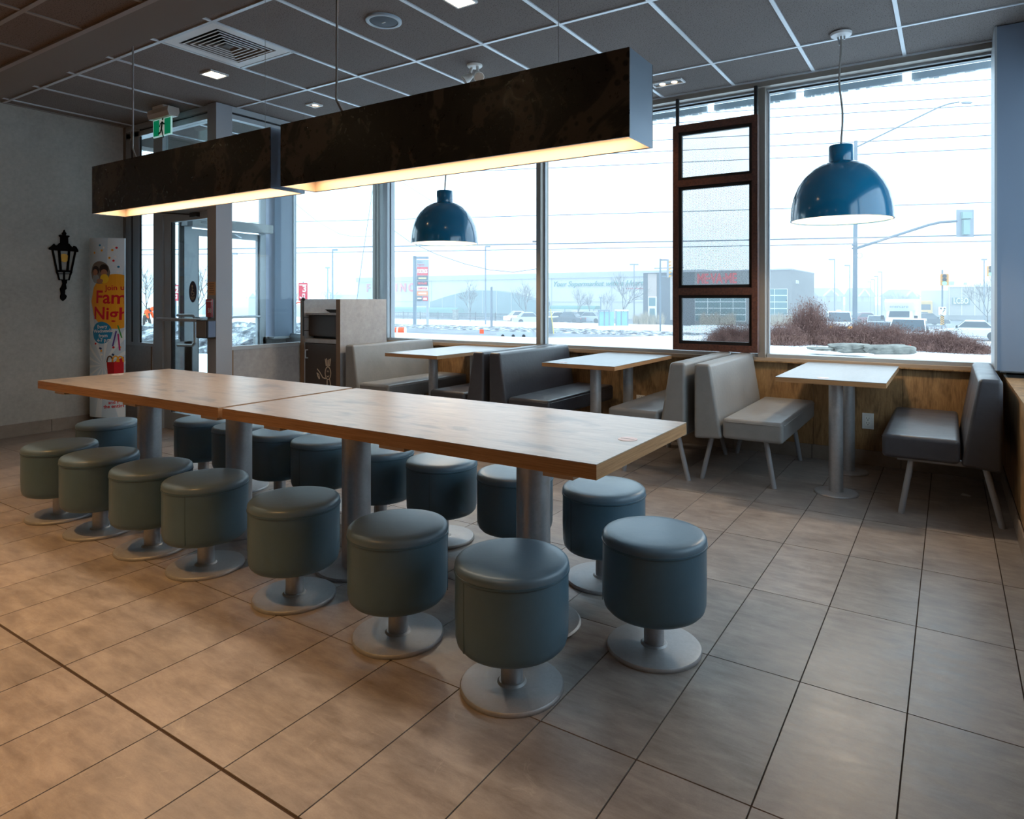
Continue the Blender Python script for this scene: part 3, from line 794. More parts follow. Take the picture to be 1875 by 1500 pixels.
# ---- rust coloured mesh screen in front of the window
t = thing('mesh_screen', 'rust brown framed screen with black mesh inserts hung before the window', 'screen', (-1.647, 5.46, 0))
x0, x1, fw = -.355, .352, .046
MB().box(x0, x0 + fw, -.03, .03, .818, 2.735).build('stile', M_RUST, t)
MB().box(x1 - fw, x1, -.03, .03, .818, 2.735).build('stile', M_RUST, t)
rails = [(2.675, 2.735), (2.208, 2.264), (1.285, 1.345), (.818, .872)]
for z0, z1 in rails: MB().box(x0 + fw, x1 - fw, -.03, .03, z0, z1).build('rail', M_RUST, t)
for (za, zb) in ((rails[1][1], rails[0][0]), (rails[2][1], rails[1][0]), (rails[3][1], rails[2][0])):
    a, c_ = x0 + fw, x1 - fw
    b = MB(); w = .026
    b.box(a, a + w, -.008, .022, za, zb); b.box(c_ - w, c_, -.008, .022, za, zb); b.box(a + w, c_ - w, -.008, .022, za, za + w); b.box(a + w, c_ - w, -.008, .022, zb - w, zb)
    ins = b.build('insert_frame', M_BLACK, t)
    b = MB(); a += w; c_ -= w; za += w; zb -= w; pitch = .0115; wd, hh = c_ - a, zb - za
    for sgn in (1, -1):
        n = int((wd + hh) / pitch)
        for i in range(n):
            k = (i + .5) * pitch
            p = [(k, 0)] if k < wd else [(wd, k - wd)]
            q = [(0, k)] if k < hh else [(k - hh, hh)]
            (px, pz), (qx, qz) = p[0], q[0]
            if sgn < 0: px, qx = wd - px, wd - qx
            yy = .004 if sgn > 0 else .006
            dx, dz = qx - px, qz - pz; L = math.hypot(dx, dz)
            if L < .002: continue
            ox, oz = -dz / L * .0009, dx / L * .0009
            b.add([(a + px - ox, yy, za + pz - oz), (a + px + ox, yy, za + pz + oz), (a + qx + ox, yy, za + qz + oz), (a + qx - ox, yy, za + qz - oz),
                   (a + px - ox, yy + .0015, za + pz - oz), (a + px + ox, yy + .0015, za + pz + oz), (a + qx + ox, yy + .0015, za + qz + oz), (a + qx - ox, yy + .0015, za + qz - oz)],
                  [(3,2,1,0),(4,5,6,7),(0,1,5,4),(2,3,7,6)])
    me = bpy.data.meshes.new('mesh_insert'); me.from_pydata(b.v, [], b.f); me.materials.append(M_MESH)
    mo = obj('mesh_insert', me, ins); mo['kind'] = 'stuff'
for xx in (x0 + .032, x1 - .02): MB().tube((xx, 0, 2.735), (xx, 0, 2.968), .016, n=16).build('hanging_rod', M_BLACK, t, True)
# ---- waste station
wx0, wx1, wy0, wy1 = -5.49, -4.912, 4.335, 4.95
t = thing('waste_station', 'grey laminate waste station with dark flap and door between bench and entrance', 'bin', ((wx0 + wx1) / 2, (wy0 + wy1) / 2, 0))
ox, oy = t.location.x, t.location.y
def wbox(name, x0, x1, y0, y1, z0, z1, m, parent=None): return MB().box(x0 - ox, x1 - ox, y0 - oy, y1 - oy, z0, z1).build(name, m, parent or t)
M_EDGE = MATS['brown_edge']
wbox('side_panel', wx1 - .055, wx1, wy0 + .004, wy1, 0, 1.25, M_CONCLAM)
wbox('edge_band', wx1 - .055, wx1, wy0, wy0 + .004, 0, 1.25, M_EDGE)
wbox('side_panel', wx0, wx0 + .055, wy0 + .004, wy1, 0, 1.25, M_CONCLAM)
wbox('edge_band', wx0, wx0 + .055, wy0, wy0 + .004, 0, 1.25, M_EDGE)
wbox('back_panel', wx0 + .055, wx1 - .055, wy1 - .03, wy1, 0, 1.25, M_CONCLAM)
wbox('counter', wx0 + .055, wx1 - .055, wy0 + .02, wy1 - .03, 1.095, 1.115, M_CONCLAM)
wbox('flap', wx0 + .07, wx1 - .055, wy0 + .05, wy0 + .065, .885, 1.085, M_DARKPL)
wbox('cavity', wx0 + .055, wx1 - .055, wy0 + .12, wy0 + .13, .80, 1.095, M_BLACK)
wbox('shelf', wx0 + .055, wx1 - .055, wy0 + .008, wy0 + .12, .82, .858, M_CONCLAM)
dr = wbox('door', wx0 + .06, wx1 - .058, wy0 + .012, wy0 + .03, .08, .812, M_DARKPL)
wbox('plinth', wx0 + .055, wx1 - .055, wy0 + .05, wy0 + .07, 0, .08, M_BLACK)
b = MB(); hx = wx0 + .10 - ox; hy = wy0 + .012 - oy
b.path([(hx, hy, .745), (hx - .008, hy - .025, .745), (hx - .008, hy - .025, .665), (hx, hy, .665)], .006, 8); b.build('handle', M_STEEL, dr, True)
# line drawing on the door
M_CHALK = mat('cream_line_print', srgb(214, 196, 172), .6)
b = MB(); fx, fz, fy = -5.095 - ox, .53, wy0 + .0115 - oy
def stroke(mb, pts, w=.0045):
    for (a, c_) in zip(pts[:-1], pts[1:]):
        d = Vector((c_[0] - a[0], 0, c_[1] - a[1])); L = d.length
        if L < 1e-6: continue
        n_ = Vector((-d.z, 0, d.x)) / L * w
        e = d / L * w * .6
        A = Vector((fx + a[0], fy, fz + a[1])) - e; C = Vector((fx + c_[0], fy, fz + c_[1])) + e
        q = Vector((0, -.0012, 0))
        mb.add([A - n_, A + n_, C + n_, C - n_, A - n_ + q, A + n_ + q, C + n_ + q, C - n_ + q], [(0,1,2,3),(7,6,5,4),(0,4,5,1),(1,5,6,2),(2,6,7,3),(3,7,4,0)])
stroke(b, [(.040 * math.cos(2*math.pi*i/18), .062 * math.sin(2*math.pi*i/18)) for i in range(19)])
for k in range(5): stroke(b, [(-.026 + .013 * k, .072), (-.038 + .019 * k, .135 + .008 * math.sin(k * 2.1))], .004)
stroke(b, [(-.010, .012), (-.010, .024)], .003); stroke(b, [(.010, .012), (.010, .024)], .003)
stroke(b, [(-.016, -.026), (-.006, -.036), (.008, -.034), (.016, -.022)], .003)
stroke(b, [(-.034, -.054), (-.075, -.048), (-.115, .0), (-.155, .032)]); stroke(b, [(-.012, -.07), (-.014, -.19)]); stroke(b, [(.024, -.056), (.046, -.14), (.05, -.19)])
stroke(b, [(-.160, -.006), (-.132, -.02), (-.122, -.058), (-.128, -.062), (-.148, -.036), (-.160, -.006)]); stroke(b, [(-.015, -.19), (.05, -.19)]); stroke(b, [(.0, -.19), (-.02, -.32)]); stroke(b, [(.035, -.19), (.045, -.32)])
b.build('stick_figure_print', M_CHALK, dr)
# tray and flag rod
tr_ = thing('serving_tray', 'black serving tray lying on the waste station counter', 'tray', (-5.09, 4.62, 1.1165))
MB().prism([(-.10, 0), (.10, 0), (.17, .028), (.16, .032), (-.16, .032), (-.17, .028)], 'y', -.17, .2).build('tray_body', M_BLACK, tr_)
fr_ = thing('flag_rod', 'thin black rod with ball tip fixed to the waste station', 'rod', (-5.425, 4.318, .885))
MB().tube((0, 0, 0), (0, 0, .355), .007, n=10).build('rod', M_BLACK, fr_, True)
MB().lathe([(.0, -.02), (.012, -.016), (.02, 0), (.012, .016), (0, .02)], (0, 0, .365), 16).build('ball_tip', M_BLACK, fr_, True)
MB().box(-.004, .07, -.004, .012, .05, .058).build('bracket', M_BLACK, fr_); MB().box(-.004, .07, -.004, .012, .18, .188).build('bracket', M_BLACK, fr_)
# ---- curved promotional banner
BX, BY = -6.83, 3.155
ban = thing('banner_stand', 'tall curved promotional banner stand reading Family Night against the concrete wall', 'banner', (BX, BY, 0), math.radians(27))
BW, BD, BZ0, BZ1 = .180, .05, .12, 1.835
NB = 24
def bpt(u, v, off=0.0):        # u in -1..1 across, v = z
    x = BW * u; y = -BD * (1 - abs(u) ** 2.2)
    nx, ny = 2.2 * BD * abs(u) ** 1.2 * (1 if u > 0 else -1) * -1, -BW
    L = math.hypot(nx, ny)
    return (x - nx / L * off * -1 * -1, y + ny / L * off, v)
b = MB(); vs_ = []
for i in range(NB + 1):
    u = -1 + 2 * i / NB
    for z in (BZ0, BZ1): vs_.append(bpt(u, z))
for i in range(NB + 1):
    u = -1 + 2 * i / NB
    for z in (BZ0, BZ1): p = bpt(u, z); vs_.append((p[0], -p[1] + .012, z))
n = NB + 1
fs_ = [(2*i, 2*i+2, 2*i+3, 2*i+1) for i in range(NB)] + [(2*n+2*i, 2*n+2*i+1, 2*n+2*i+3, 2*n+2*i+2) for i in range(NB)]
fs_ += [(0, 1, 2*n+1, 2*n), (2*NB, 2*n+2*NB, 2*n+2*NB+1, 2*NB+1), tuple(2*i+1 for i in range(n)) + tuple(2*n+2*i+1 for i in range(NB, -1, -1)), tuple(2*i for i in range(n)) + tuple(2*n+2*i for i in range(NB, -1, -1))]
b.add(vs_, fs_)
m = mat('banner_print', rough=.25, spec=.5); tt, bb_ = nodes(m)
cvec = tt.coords('Object'); g = tt.new('ShaderNodeSeparateXYZ'); tt.link(cvec, g.inputs[0])
ang = tt.math('ARCTAN2', tt.math('SUBTRACT', g.outputs[2], .62), g.outputs[0])
wv = tt.math('SINE', tt.math('MULTIPLY', ang, 14))
tt.link(tt.ramp(wv, [(.45, srgb(206, 226, 242)), (.55, srgb(232, 242, 250))]), bb_.inputs['Base Color'])
panel = b.build('curved_panel', m, ban, True)
MB().lathe([(0, 0), (.19, 0), (.19, .05), (.17, .06), (0, .06)], (0, 0, 0), 32).build('foot', M_BLACK, ban, True)
MB().box(-.13, .13, -.02, .03, .05, .13).build('foot_post', M_BLACK, ban)
def patch_disc(name, cu, cz, r, off, m, clip=True, sx=1.0, k=16):
    b = MB(); nx = 14
    xs = [-1 + 2 * i / nx for i in range(nx + 1)]
    vs_ = []
    for q in xs:
        h = math.sqrt(max(0, 1 - q * q)); u = (cu + r * sx * q) / BW; u = max(-.99, min(.99, u))
        vs_.append(bpt(u, cz - r * h, off)); vs_.append(bpt(u, cz + r * h, off))
    b.add(vs_, [(2*i, 2*i+2, 2*i+3, 2*i+1) for i in range(nx)])
    return b.build(name, m, panel)
M_BORANGE = mat('print_orange', srgb(246, 170, 48), .3); M_BBLUE = mat('print_blue', srgb(30, 140, 196), .3); M_BRED = mat('print_red', srgb(214, 32, 52), .3)
M_BWHITE = mat('print_white', srgb(240, 240, 240), .3); M_BYEL = mat('print_yellow', srgb(248, 206, 60), .3); M_BBROWN = mat('print_brown', srgb(80, 52, 44), .3)
M_BSKIN = mat('print_skin', srgb(176, 124, 98), .3); M_BDARK = mat('print_dark', srgb(44, 36, 38), .3); M_BGREY = mat('print_grey', srgb(150, 160, 168), .3); M_BNAVY = mat('print_navy', srgb(34, 62, 120), .3)
patch_disc('orange_disc', .115, 1.229, .262, .0015, M_BORANGE)
patch_disc('photo_disc', -.040, 1.505, .108, .002, mat('print_photo_backdrop', srgb(120, 112, 106), .3))
patch_disc('photo_hair', -.085, 1.525, .044, .0024, M_BDARK); patch_disc('photo_face', -.088, 1.508, .030, .0028, M_BSKIN); patch_disc('photo_shirt', -.082, 1.448, .042, .0026, M_BGREY)
patch_disc('photo_hair', .005, 1.538, .046, .0024, M_BDARK); patch_disc('photo_face', .007, 1.502, .034, .0028, M_BSKIN); patch_disc('photo_shirt', .012, 1.446, .044, .0030, M_BYEL); patch_disc('photo_arms', -.035, 1.425, .022, .0034, M_BSKIN, sx=1.6)
patch_disc('blue_disc', -.018, .930, .105, .002, M_BBLUE)
for (u, z, mm) in ((-.035, 1.765, M_BBLUE), (.005, 1.742, M_BWHITE), (-.015, 1.716, M_BORANGE), (.085, 1.72, M_BORANGE), (.12, 1.742, M_BRED), (.10, 1.75, M_BWHITE), (-.10, 1.695, M_BORANGE), (.06, 1.645, M_BORANGE), (.095, 1.618, M_BRED), (.11, 1.655, M_BWHITE), (.135, 1.56, M_BBLUE), (.13, 1.515, M_BWHITE), (-.085, .825, M_BRED), (.095, .79, M_BRED), (-.02, .757, M_BORANGE), (-.015, .722, M_BWHITE), (.145, .79, M_BORANGE)):
    patch_disc('confetti', u, z, .0105, .002, mm)
def btext(name, body, size, mm, u, z, off=.003, rot=0.0):
    me = text_mesh(name, body, size, mm, 0, 'LEFT', 0, size * .018, 1.0)
    bm = bmesh.new(); bm.from_mesh(me)
    for v in bm.verts:
        x, yv = v.co.x, v.co.y
        v.co = Vector((u + x * math.cos(rot) - yv * math.sin(rot), z + x * math.sin(rot) + yv * math.cos(rot), 0))
    for q in [-.15 + .02 * i for i in range(16)] + [.176]:
        bmesh.ops.bisect_plane(bm, geom=bm.verts[:] + bm.edges[:] + bm.faces[:], plane_co=(q, 0, 0), plane_no=(1, 0, 0), clear_outer=(q > .17))
    for v in bm.verts: v.co = Vector(bpt(v.co.x / BW, v.co.y, off))
    bm.to_mesh(me); bm.free()
    return obj(name, me, panel)
btext('lettering', 'Join us on', .070, M_BRED, .022, 1.335, rot=.03)
btext('lettering', 'Family', .172, M_BRED, -.085, 1.215, .0032, rot=-.03); btext('lettering', 'Night', .168, M_BRED, -.108, 1.062, .0032, rot=-.03)
for i, s_ in enumerate(('Every', 'Wednesday', 'from', '4-7 p.m.')):
    btext('lettering', s_, .046, M_BWHITE, (-.062, -.108, -.045, -.065)[i], .970 - .043 * i, .0032, rot=.06)
btext('lettering', 'Fr', .044, M_BRED, -.03, .292, rot=.05); btext('lettering', 'and f', .044, M_BRED, .05, .248, rot=.05); btext('lettering', 'the entire', .046, M_BRED, .005, .208, rot=.05)
def bstroke(name, pts, w, mm, off=.0036):
    b = MB()
    for a, c_ in zip(pts[:-1], pts[1:]):
        d = Vector((c_[0] - a[0], c_[1] - a[1])); n_ = Vector((-d.y, d.x)).normalized() * w
        b.add([bpt((a[0] - n_.x) / BW, a[1] - n_.y, off), bpt((a[0] + n_.x) / BW, a[1] + n_.y, off), bpt((c_[0] + n_.x) / BW, c_[1] + n_.y, off), bpt((c_[0] - n_.x) / BW, c_[1] - n_.y, off)], [(0, 1, 2, 3)])
    return b.build(name, mm, panel)
bstroke('crayon_print', [(-.04, .785), (.10, .715)], .009, M_BNAVY); bstroke('crayon_print', [(.088, .80), (.118, .945)], .006, mat('print_purple', srgb(86, 60, 150), .3)); bstroke('crayon_print', [(.145, .76), (.132, .92)], .006, mat('print_magenta', srgb(190, 50, 130), .3)); bstroke('crayon_print', [(.130, 1.0), (.160, .88)], .005, mat('print_green', srgb(60, 160, 80), .3))
b = MB(); b.add([bpt(.035 / BW, .650, .0034), bpt(.10 / BW, .650, .0034), bpt(.10 / BW, .535, .0034), bpt(.045 / BW, .535, .0034)], [(0, 1, 2, 3)]); b.build('red_box_print', mat('print_dark_red', srgb(170, 24, 36), .3), panel)
b = MB(); b.add([bpt(.10 / BW, .650, .0036), bpt(.174 / BW, .70, .0036), bpt(.174 / BW, .535, .0036), bpt(.10 / BW, .535, .0036)], [(0, 1, 2, 3)]); b.build('red_box_print', M_BRED, panel)
for (cu, mm, rr) in ((.064, M_BBROWN, .026), (.112, M_BORANGE, .026), (.148, M_BORANGE, .024)):
    bstroke('box_handle_print', [(cu + rr * math.cos(a), .650 + 2.2 * rr * math.sin(a)) for a in [math.pi * i / 10 for i in range(11)]], .006, mm, .0038)
# ---- flat lantern silhouette on the left wall
lan = thing('wall_lantern', 'black cut-out street lantern silhouette with yellow disc on the concrete wall', 'lantern', (XL, 2.915, 1.25))
def lbar(mb, y0, z0, y1, z1, w): mb.bar((.014, y0, z0), (.014, y1, z1), .022, w) if abs(y1 - y0) > 1e9 else mb.add(*lan_quad(y0, z0, y1, z1, w))
def lan_quad(y0, z0, y1, z1, w):
    d = Vector((0, y1 - y0, z1 - z0)).normalized(); n_ = Vector((0, -d.z, d.y)) * w / 2; A = Vector((.004, y0, z0)); B = Vector((.004, y1, z1)); q = Vector((.018, 0, 0))
    return [A - n_, A + n_, B + n_, B - n_, A - n_ + q, A + n_ + q, B + n_ + q, B - n_ + q], [(0,1,2,3),(7,6,5,4),(0,4,5,1),(1,5,6,2),(2,6,7,3),(3,7,4,0)]
b = MB()
for s_ in (-1, 1):
    lbar(b, s_ * .098, .475, s_ * .060, .262, .012); lbar(b, s_ * .044, .490, s_ * .028, .270, .016)
    lbar(b, s_ * .062, .262, s_ * .052, .235, .012); lbar(b, s_ * .052, .235, s_ * .040, .182, .008)
lbar(b, -.066, .268, .066, .268, .018); lbar(b, -.06, .243, .06, .243, .006); lbar(b, -.044, .185, .044, .185, .008); lbar(b, 0, .26, 0, .18, .010); lbar(b, -.04, .468, .04, .468, .008)
b.build('lantern_frame', M_MATTE, lan)
b = MB()
b.prism([(-.125, .468), (-.098, .462), (.098, .462), (.118, .458), (.118, .476), (.10, .510), (.082, .515), (.07, .495), (.05, .52), (.04, .535), (-.04, .535), (-.05, .52), (-.07, .505), (-.086, .525), (-.105, .50), (-.125, .485)], 'x', .004, .024)
b.prism([(-.032, .535), (.032, .535), (.030, .59), (.044, .602), (.040, .612), (-.040, .612), (-.044, .602), (-.030, .59)], 'x', .004, .024)
b.prism([(-.012, .612), (.012, .612), (.016, .632), (.006, .645), (0, .665), (-.006, .645), (-.016, .632)], 'x', .004, .024)
b.build('lantern_roof', M_MATTE, lan)
b = MB(); b.prism([(-.020, .185), (.022, .185), (.020, .155), (.012, .145), (.018, .10), (.006, .088), (.004, .05), (.020, .03), (.012, .005), (-.012, -.018), (-.030, .005), (-.032, .03), (-.026, .05), (-.030, .085), (-.034, .10), (-.022, .118), (-.012, .15)], 'x', .004, .024); b.build('lantern_stem', M_MATTE, lan)
o = MB().tube((.004, 0, .395), (.016, 0, .395), .040, n=32).build('yellow_disc', mat('amber_disc', srgb(222, 164, 40), .5), lan); o['label'] = 'yellow disc in the lantern'

# ================================================================== CEILING AND WALL FITTINGS
# air diffuser in its own ceiling cell
vc = (-4.238, 2.739)
t = thing('air_diffuser', 'square white ceiling air diffuser with nested louvres coloured dark as gap shade', 'vent', (vc[0], vc[1], ZC), 0)
b = MB(); h = .290
for (x0, x1, y0, y1) in ((-h, h, -h, -.225), (-h, h, .225, h), (-h, -.225, -.225, .225), (.225, h, -.225, .225)): b.box(x0, x1, y0, y1, .002, .012)
b.build('face_plate', M_WHITEMET, t)
MB().box(-.225, .225, -.225, .225, .022, .0295).build('dark_throat', M_BLACK, t)
for k, r_ in enumerate((.205, .170, .135, .100, .065)):
    b = MB(); i_ = r_ - .006; lo = r_ - .030
    vs_ = []
    for (q, z) in ((r_, .002), (i_, .002), (lo, .020), (lo + .005, .022)):
        vs_ += [(-q, -q, z), (q, -q, z), (q, q, z), (-q, q, z)]
    fs_ = []
    for s_ in range(3): fs_ += [(s_*4+a, s_*4+(a+1)%4, s_*4+4+(a+1)%4, s_*4+4+a) for a in range(4)]
    b.add(vs_, fs_); b.build('louvre', mat('louvre_gap_shade', srgb(92, 86, 83), .5), t)  # slopes coloured dark to stand in for shade in the gaps
    b = MB(); q = r_ + .0025
    for (x0, x1, y0, y1) in ((-q, q, -q, -i_), (-q, q, i_, q), (-q, -i_, -i_, i_), (i_, q, -i_, i_)): b.box(x0, x1, y0, y1, -.001, .002)
    b.build('louvre_lip', M_WHITEMET, t)
b = MB(); b.add([(-.03,-.03,.004),(.03,-.03,.004),(.03,.03,.004),(-.03,.03,.004),(0,0,.02)], [(0,1,2,3),(0,4,1),(1,4,2),(2,4,3),(3,4,0)]); b.build('centre_cone', MATS['louvre_gap_shade'], t)
# recessed lamps
def spot(parent, loc, energy, size=100, blend=.6, color=WARM, soft=.05, tilt=(0, 0, 0)):
    l = bpy.data.lights.new('downlight_lamp', 'SPOT'); l.energy = energy; l.color = color; l.spot_size = math.radians(size); l.spot_blend = blend; l.shadow_soft_size = soft
    o = bpy.data.objects.new('downlight_lamp', l); col.objects.link(o); o.parent = parent; o.location = loc; o.rotation_euler = tilt
    return o
def square_downlight(x, y, z, label, energy, half=.075, size=110, blend=.8):
    t = thing('square_downlight', label, 'lamp', (x, y, z), 0, 'square recessed downlights')
    b = MB(); i_ = half - .012
    for (x0, x1, y0, y1) in ((-half, half, -half, -i_), (-half, half, i_, half), (-half, -i_, -i_, i_), (i_, half, -i_, i_)): b.box(x0, x1, y0, y1, -.006, .007)
    b.build('bezel', M_WHITEMET, t)
    MB().box(-i_, i_, -i_, i_, -.001, .005).build('lens', M_LED, t)
    spot(t, (0, 0, -.02), energy, size, blend)
    return t
square_downlight(-4.845, 3.015, ZC + .001, 'square recessed downlight beside the air diffuser', 22)
square_downlight(-2.425, 3.045, ZC + .001, 'square recessed downlight at the top edge above the box light', 22)
def small_spot(x, y, label, n=1, energy=10, group='small black recessed spotlights'):
    t = thing('recessed_spot', label, 'lamp', (x, y, ZC + .001), 0, group)
    hw, hh, fr_ = .055 * n + (.02 if n > 1 else 0), .055, .012
    b = MB()
    for (x0, x1, y0, y1) in ((-hw, hw, -hh, -hh + fr_), (-hw, hw, hh - fr_, hh), (-hw, -hw + fr_, -hh + fr_, hh - fr_), (hw - fr_, hw, -hh + fr_, hh - fr_)): b.box(x0, x1, y0, y1, -.005, .007)
    b.build('bezel', M_WHITEMET, t)
    MB().box(-hw + fr_, hw - fr_, -hh + fr_, hh - fr_, .003, .006).build('black_recess', M_BLACK, t)
    for k in range(n):
        xx = 0 if n == 1 else (-.05 + .10 * k)
        MB().lathe([(0, -.001), (.022, -.001), (.026, .004)], (xx, .012, 0), 20).build('lamp_face', M_LEDS, t, True)
    spot(t, (0, 0, -.02), energy, 80)
small_spot(-4.85, 3.98, 'small single recessed spotlight near the entrance screen')
small_spot(-1.93, 5.12, 'double recessed spotlight by the window above the mesh screen', 2, 12)
# round ceiling speaker
t = thing('ceiling_speaker', 'round ceiling speaker with dark grille and pale rim', 'speaker', (-3.012, 3.012, ZC))
MB().lathe([(.112, .008), (.112, -.004), (.104, -.008), (.090, -.006), (.088, .004)], n=48).build('rim', mat('speaker_rim', srgb(170, 184, 196), .45), t, True)
MB().lathe([(0, -.008), (.05, -.007), (.089, -.002), (.089, .005)], n=48).build('grille', mat('speaker_grille', srgb(78, 86, 96), .7), t, True)
MB().box(-.014, .014, -.004, .004, -.0105, -.007).build('badge', M_WHITEMET, t)
# emergency twin spot
t = thing('emergency_light', 'white twin-head emergency light on the ceiling behind the box light', 'lamp', (-3.01, 3.955, ZC))
MB().lathe([(0, -.012), (.05, -.011), (.058, -.004), (.058, .006)], n=32).build('ceiling_plate', M_WHITE, t, True)
for s_ in (-1, 1):
    MB().tube((s_ * .028, 0, -.01), (s_ * .036, -.01, -.065), .011, n=12).build('swivel_arm', M_WHITE, t, True)
    d = Vector((s_ * .6, -.5, -.62)).normalized(); c0 = Vector((s_ * .036, -.01, -.075))
    hd = MB().tube(c0 - d * .02, c0 + d * .055, .020, .040, 20).build('lamp_head', M_WHITE, t, True)
    MB().tube(c0 + d * .054, c0 + d * .058, .036, .034, 20).build('lens', mat('clear_lens', srgb(200, 190, 180), .1, .6), hd)
# exit sign
YS = 3.28
a = on_y(281.5, 222, YS); c_ = on_y(314.5, 214, YS); lo = on_y(283, 253, YS)
t = thing('exit_sign', 'green running-man exit sign hanging from the ceiling by the entrance', 'sign', ((a.x + c_.x) / 2, YS, ZC))
hw = (c_.x - a.x) / 2; z1 = a.z - ZC; z0 = lo.z - ZC
MB().box(-.08, .10, -.05, .05, -.02, .006).build('ceiling_mount', M_WHITE, t)
MB().prism([(-.05, -.02), (.05, -.02), (.055, -.06), (.04, z1 + .002), (-.04, z1 + .002), (-.055, -.06)], 'x', -hw - .012, hw + .03).build('housing', mat('sign_housing', srgb(196, 190, 184), .5), t)
MB().box(-hw, hw, -.006, .006, z0, z1).build('edge_lit_panel', mat('edge_lit_acrylic', srgb(190, 235, 235), .3, emit=(.6, 1, .95), estr=.3), t)
pn = MB().box(-hw + .010, hw - .010, -.0075, -.006, z0 + .010, z1 - .006).build('green_panel', mat('exit_green', srgb(0, 120, 74), .4, emit=(.0, .30, .13), estr=.35), t)
zc_ = (z0 + z1) / 2; hh = (z1 - z0) / 2 * .90
MB().box(-.040, .044, -.0085, -.0075, zc_ - hh, zc_ + hh).build('white_doorway', mat('exit_white', srgb(240, 245, 240), .4, emit=(.9, 1, .95), estr=.2), pn)
b = MB()
def seg(p, q, w):
    d = Vector((q[0] - p[0], 0, q[1] - p[1])); n_ = Vector((-d.z, 0, d.x)).normalized() * w; e = d.normalized() * w * .5
    A = Vector((p[0], -.0090, zc_ + p[1])) - e; B = Vector((q[0], -.0090, zc_ + q[1])) + e
    b.add([A - n_ * 1.25, A + n_ * 1.25, B + n_ * 1.25, B - n_ * 1.25], [(0, 1, 2, 3)])
seg((.010, .045), (-.004, -.005), .012); seg((.010, .048), (-.022, .034), .006); seg((-.022, .034), (-.034, .010), .006); seg((.014, .045), (.036, .026), .006); seg((.036, .026), (.05, .03), .006)
seg((-.004, -.005), (.012, -.050), .008); seg((.012, -.05), (.03, -.095), .007); seg((-.004, -.005), (-.022, -.045), .008); seg((-.022, -.045), (-.055, -.052), .007)
vs_ = [(.018 + .013 * math.cos(2*math.pi*i/16), -.0090, zc_ + .074 + .015 * math.sin(2*math.pi*i/16)) for i in range(16)]
b.add(vs_, [tuple(range(16))]); b.build('running_figure', mat('exit_green_dark', srgb(4, 84, 52), .5), pn)
# wall sockets
def outlet(x, z, w, h, label):
    t = thing('wall_socket', label, 'socket', (x, YW, z), 0, 'white wall sockets under the window')
    MB().box(-w/2, w/2, -.007, 0, -h/2, h/2).build('cover_plate', M_WHITE, t)
    f = MB().box(-w*.22, w*.22, -.010, -.007, -h*.30, h*.30).build('receptacle', mat('socket_face', srgb(236, 234, 228), .4), t)
    b = MB()
    for s_ in (-1, 1):
        zz = s_ * h * .15
        b.box(-.010, -.007, -.0108, -.010, zz, zz + .010); b.box(.006, .009, -.0108, -.010, zz, zz + .010); b.box(-.003, .003, -.0108, -.010, zz - .012, zz - .006)
    b.build('slots', M_BLACK, f)
outlet(-.517, .332, .078, .118, 'white double wall socket beside the corner booth table')
outlet(-2.35, .358, .08, .05, 'small white wall socket behind the middle booth table')
# operator box over the outer door
t = thing('door_operator', 'long grey automatic door operator box over the outer door', 'door operator', (XO + .005, 4.72, 2.05))
MB().box(0, .12, -.50, .56, .03, .135).build('cover', mat('operator_grey', srgb(176, 178, 178), .5), t, bevel=.008)
MB().box(0, .125, -.56, -.50, .03, .14).build('end_cap', mat('operator_dark', srgb(84, 88, 94), .5), t)
b = MB(); b.box(.120, .1212, -.40, -.33, .088, .092); b.box(.120, .1212, -.40, -.30, .074, .078); b.build('maker_label', M_BLACK, t)
# things on the post beside the inner door
PX, PY = -5.635, YD - .02
t = thing('notice', 'small tan paper notice taped to the post beside the inner door', 'notice', (-5.565, PY, 1.345))
MB().box(-.058, .056, -.002, 0, -.06, .06).build('paper', mat('tan_paper', srgb(186, 150, 118), .8), t)
b = MB()
for k in range(5): b.box(-.04 + .006 * (k % 2), .04 - .008 * (k % 3), -.0026, -.002, .040 - .02 * k, .045 - .02 * k)
b.build('print_lines', M_DARKPL, t)
t = thing('leaflet_holder', 'clear holder with red card numbered 58 on the door post', 'holder', (-5.585, PY, 1.165))
MB().box(-.06, .07, -.040, 0, -.085, .085).build('holder', make_glass('clear_acrylic', (.9, .93, .95)), t)
cd = MB().box(-.045, .06, -.018, -.014, -.075, .085).build('red_card', mat('card_red', srgb(186, 28, 40), .4), t)
text('card_number', '58', .055, M_SIGNW, cd, (.012, -.0185, -.035), depth=.0004)
MB().box(-.03, .045, -.0188, -.018, .064, .070).build('card_title', M_SIGNW, cd)
t = thing('push_plate_box', 'black box with grey push plates for opening the door', 'door button', (-5.585, PY, .985))
MB().box(-.085, .085, -.085, 0, -.082, .082).build('box', M_BLACK, t, bevel=.006)
MB().box(-.074, .074, -.089, -.085, -.07, .07).build('push_plate', mat('plate_grey', srgb(110, 106, 104), .45), t)
MB().box(.085, .089, -.075, -.008, -.07, .07).build('push_plate', mat('plate_blue', srgb(92, 108, 136), .45), t)
# litter
o = MB().add([(0, 0, .002), (.05, -.012, .003), (.058, .014, .002), (.01, .024, .010), (0, 0, .0), (.05, -.012, .001), (.058, .014, .0), (.01, .024, .008)], [(0,1,2,3),(7,6,5,4),(0,4,5,1),(1,5,6,2),(2,6,7,3),(3,7,4,0)]).build('paper_scrap', M_WHITE, None, loc=(.06, 5.02, 0)); tag(o, 'torn white paper scrap on the floor under the charcoal corner bench', 'litter')
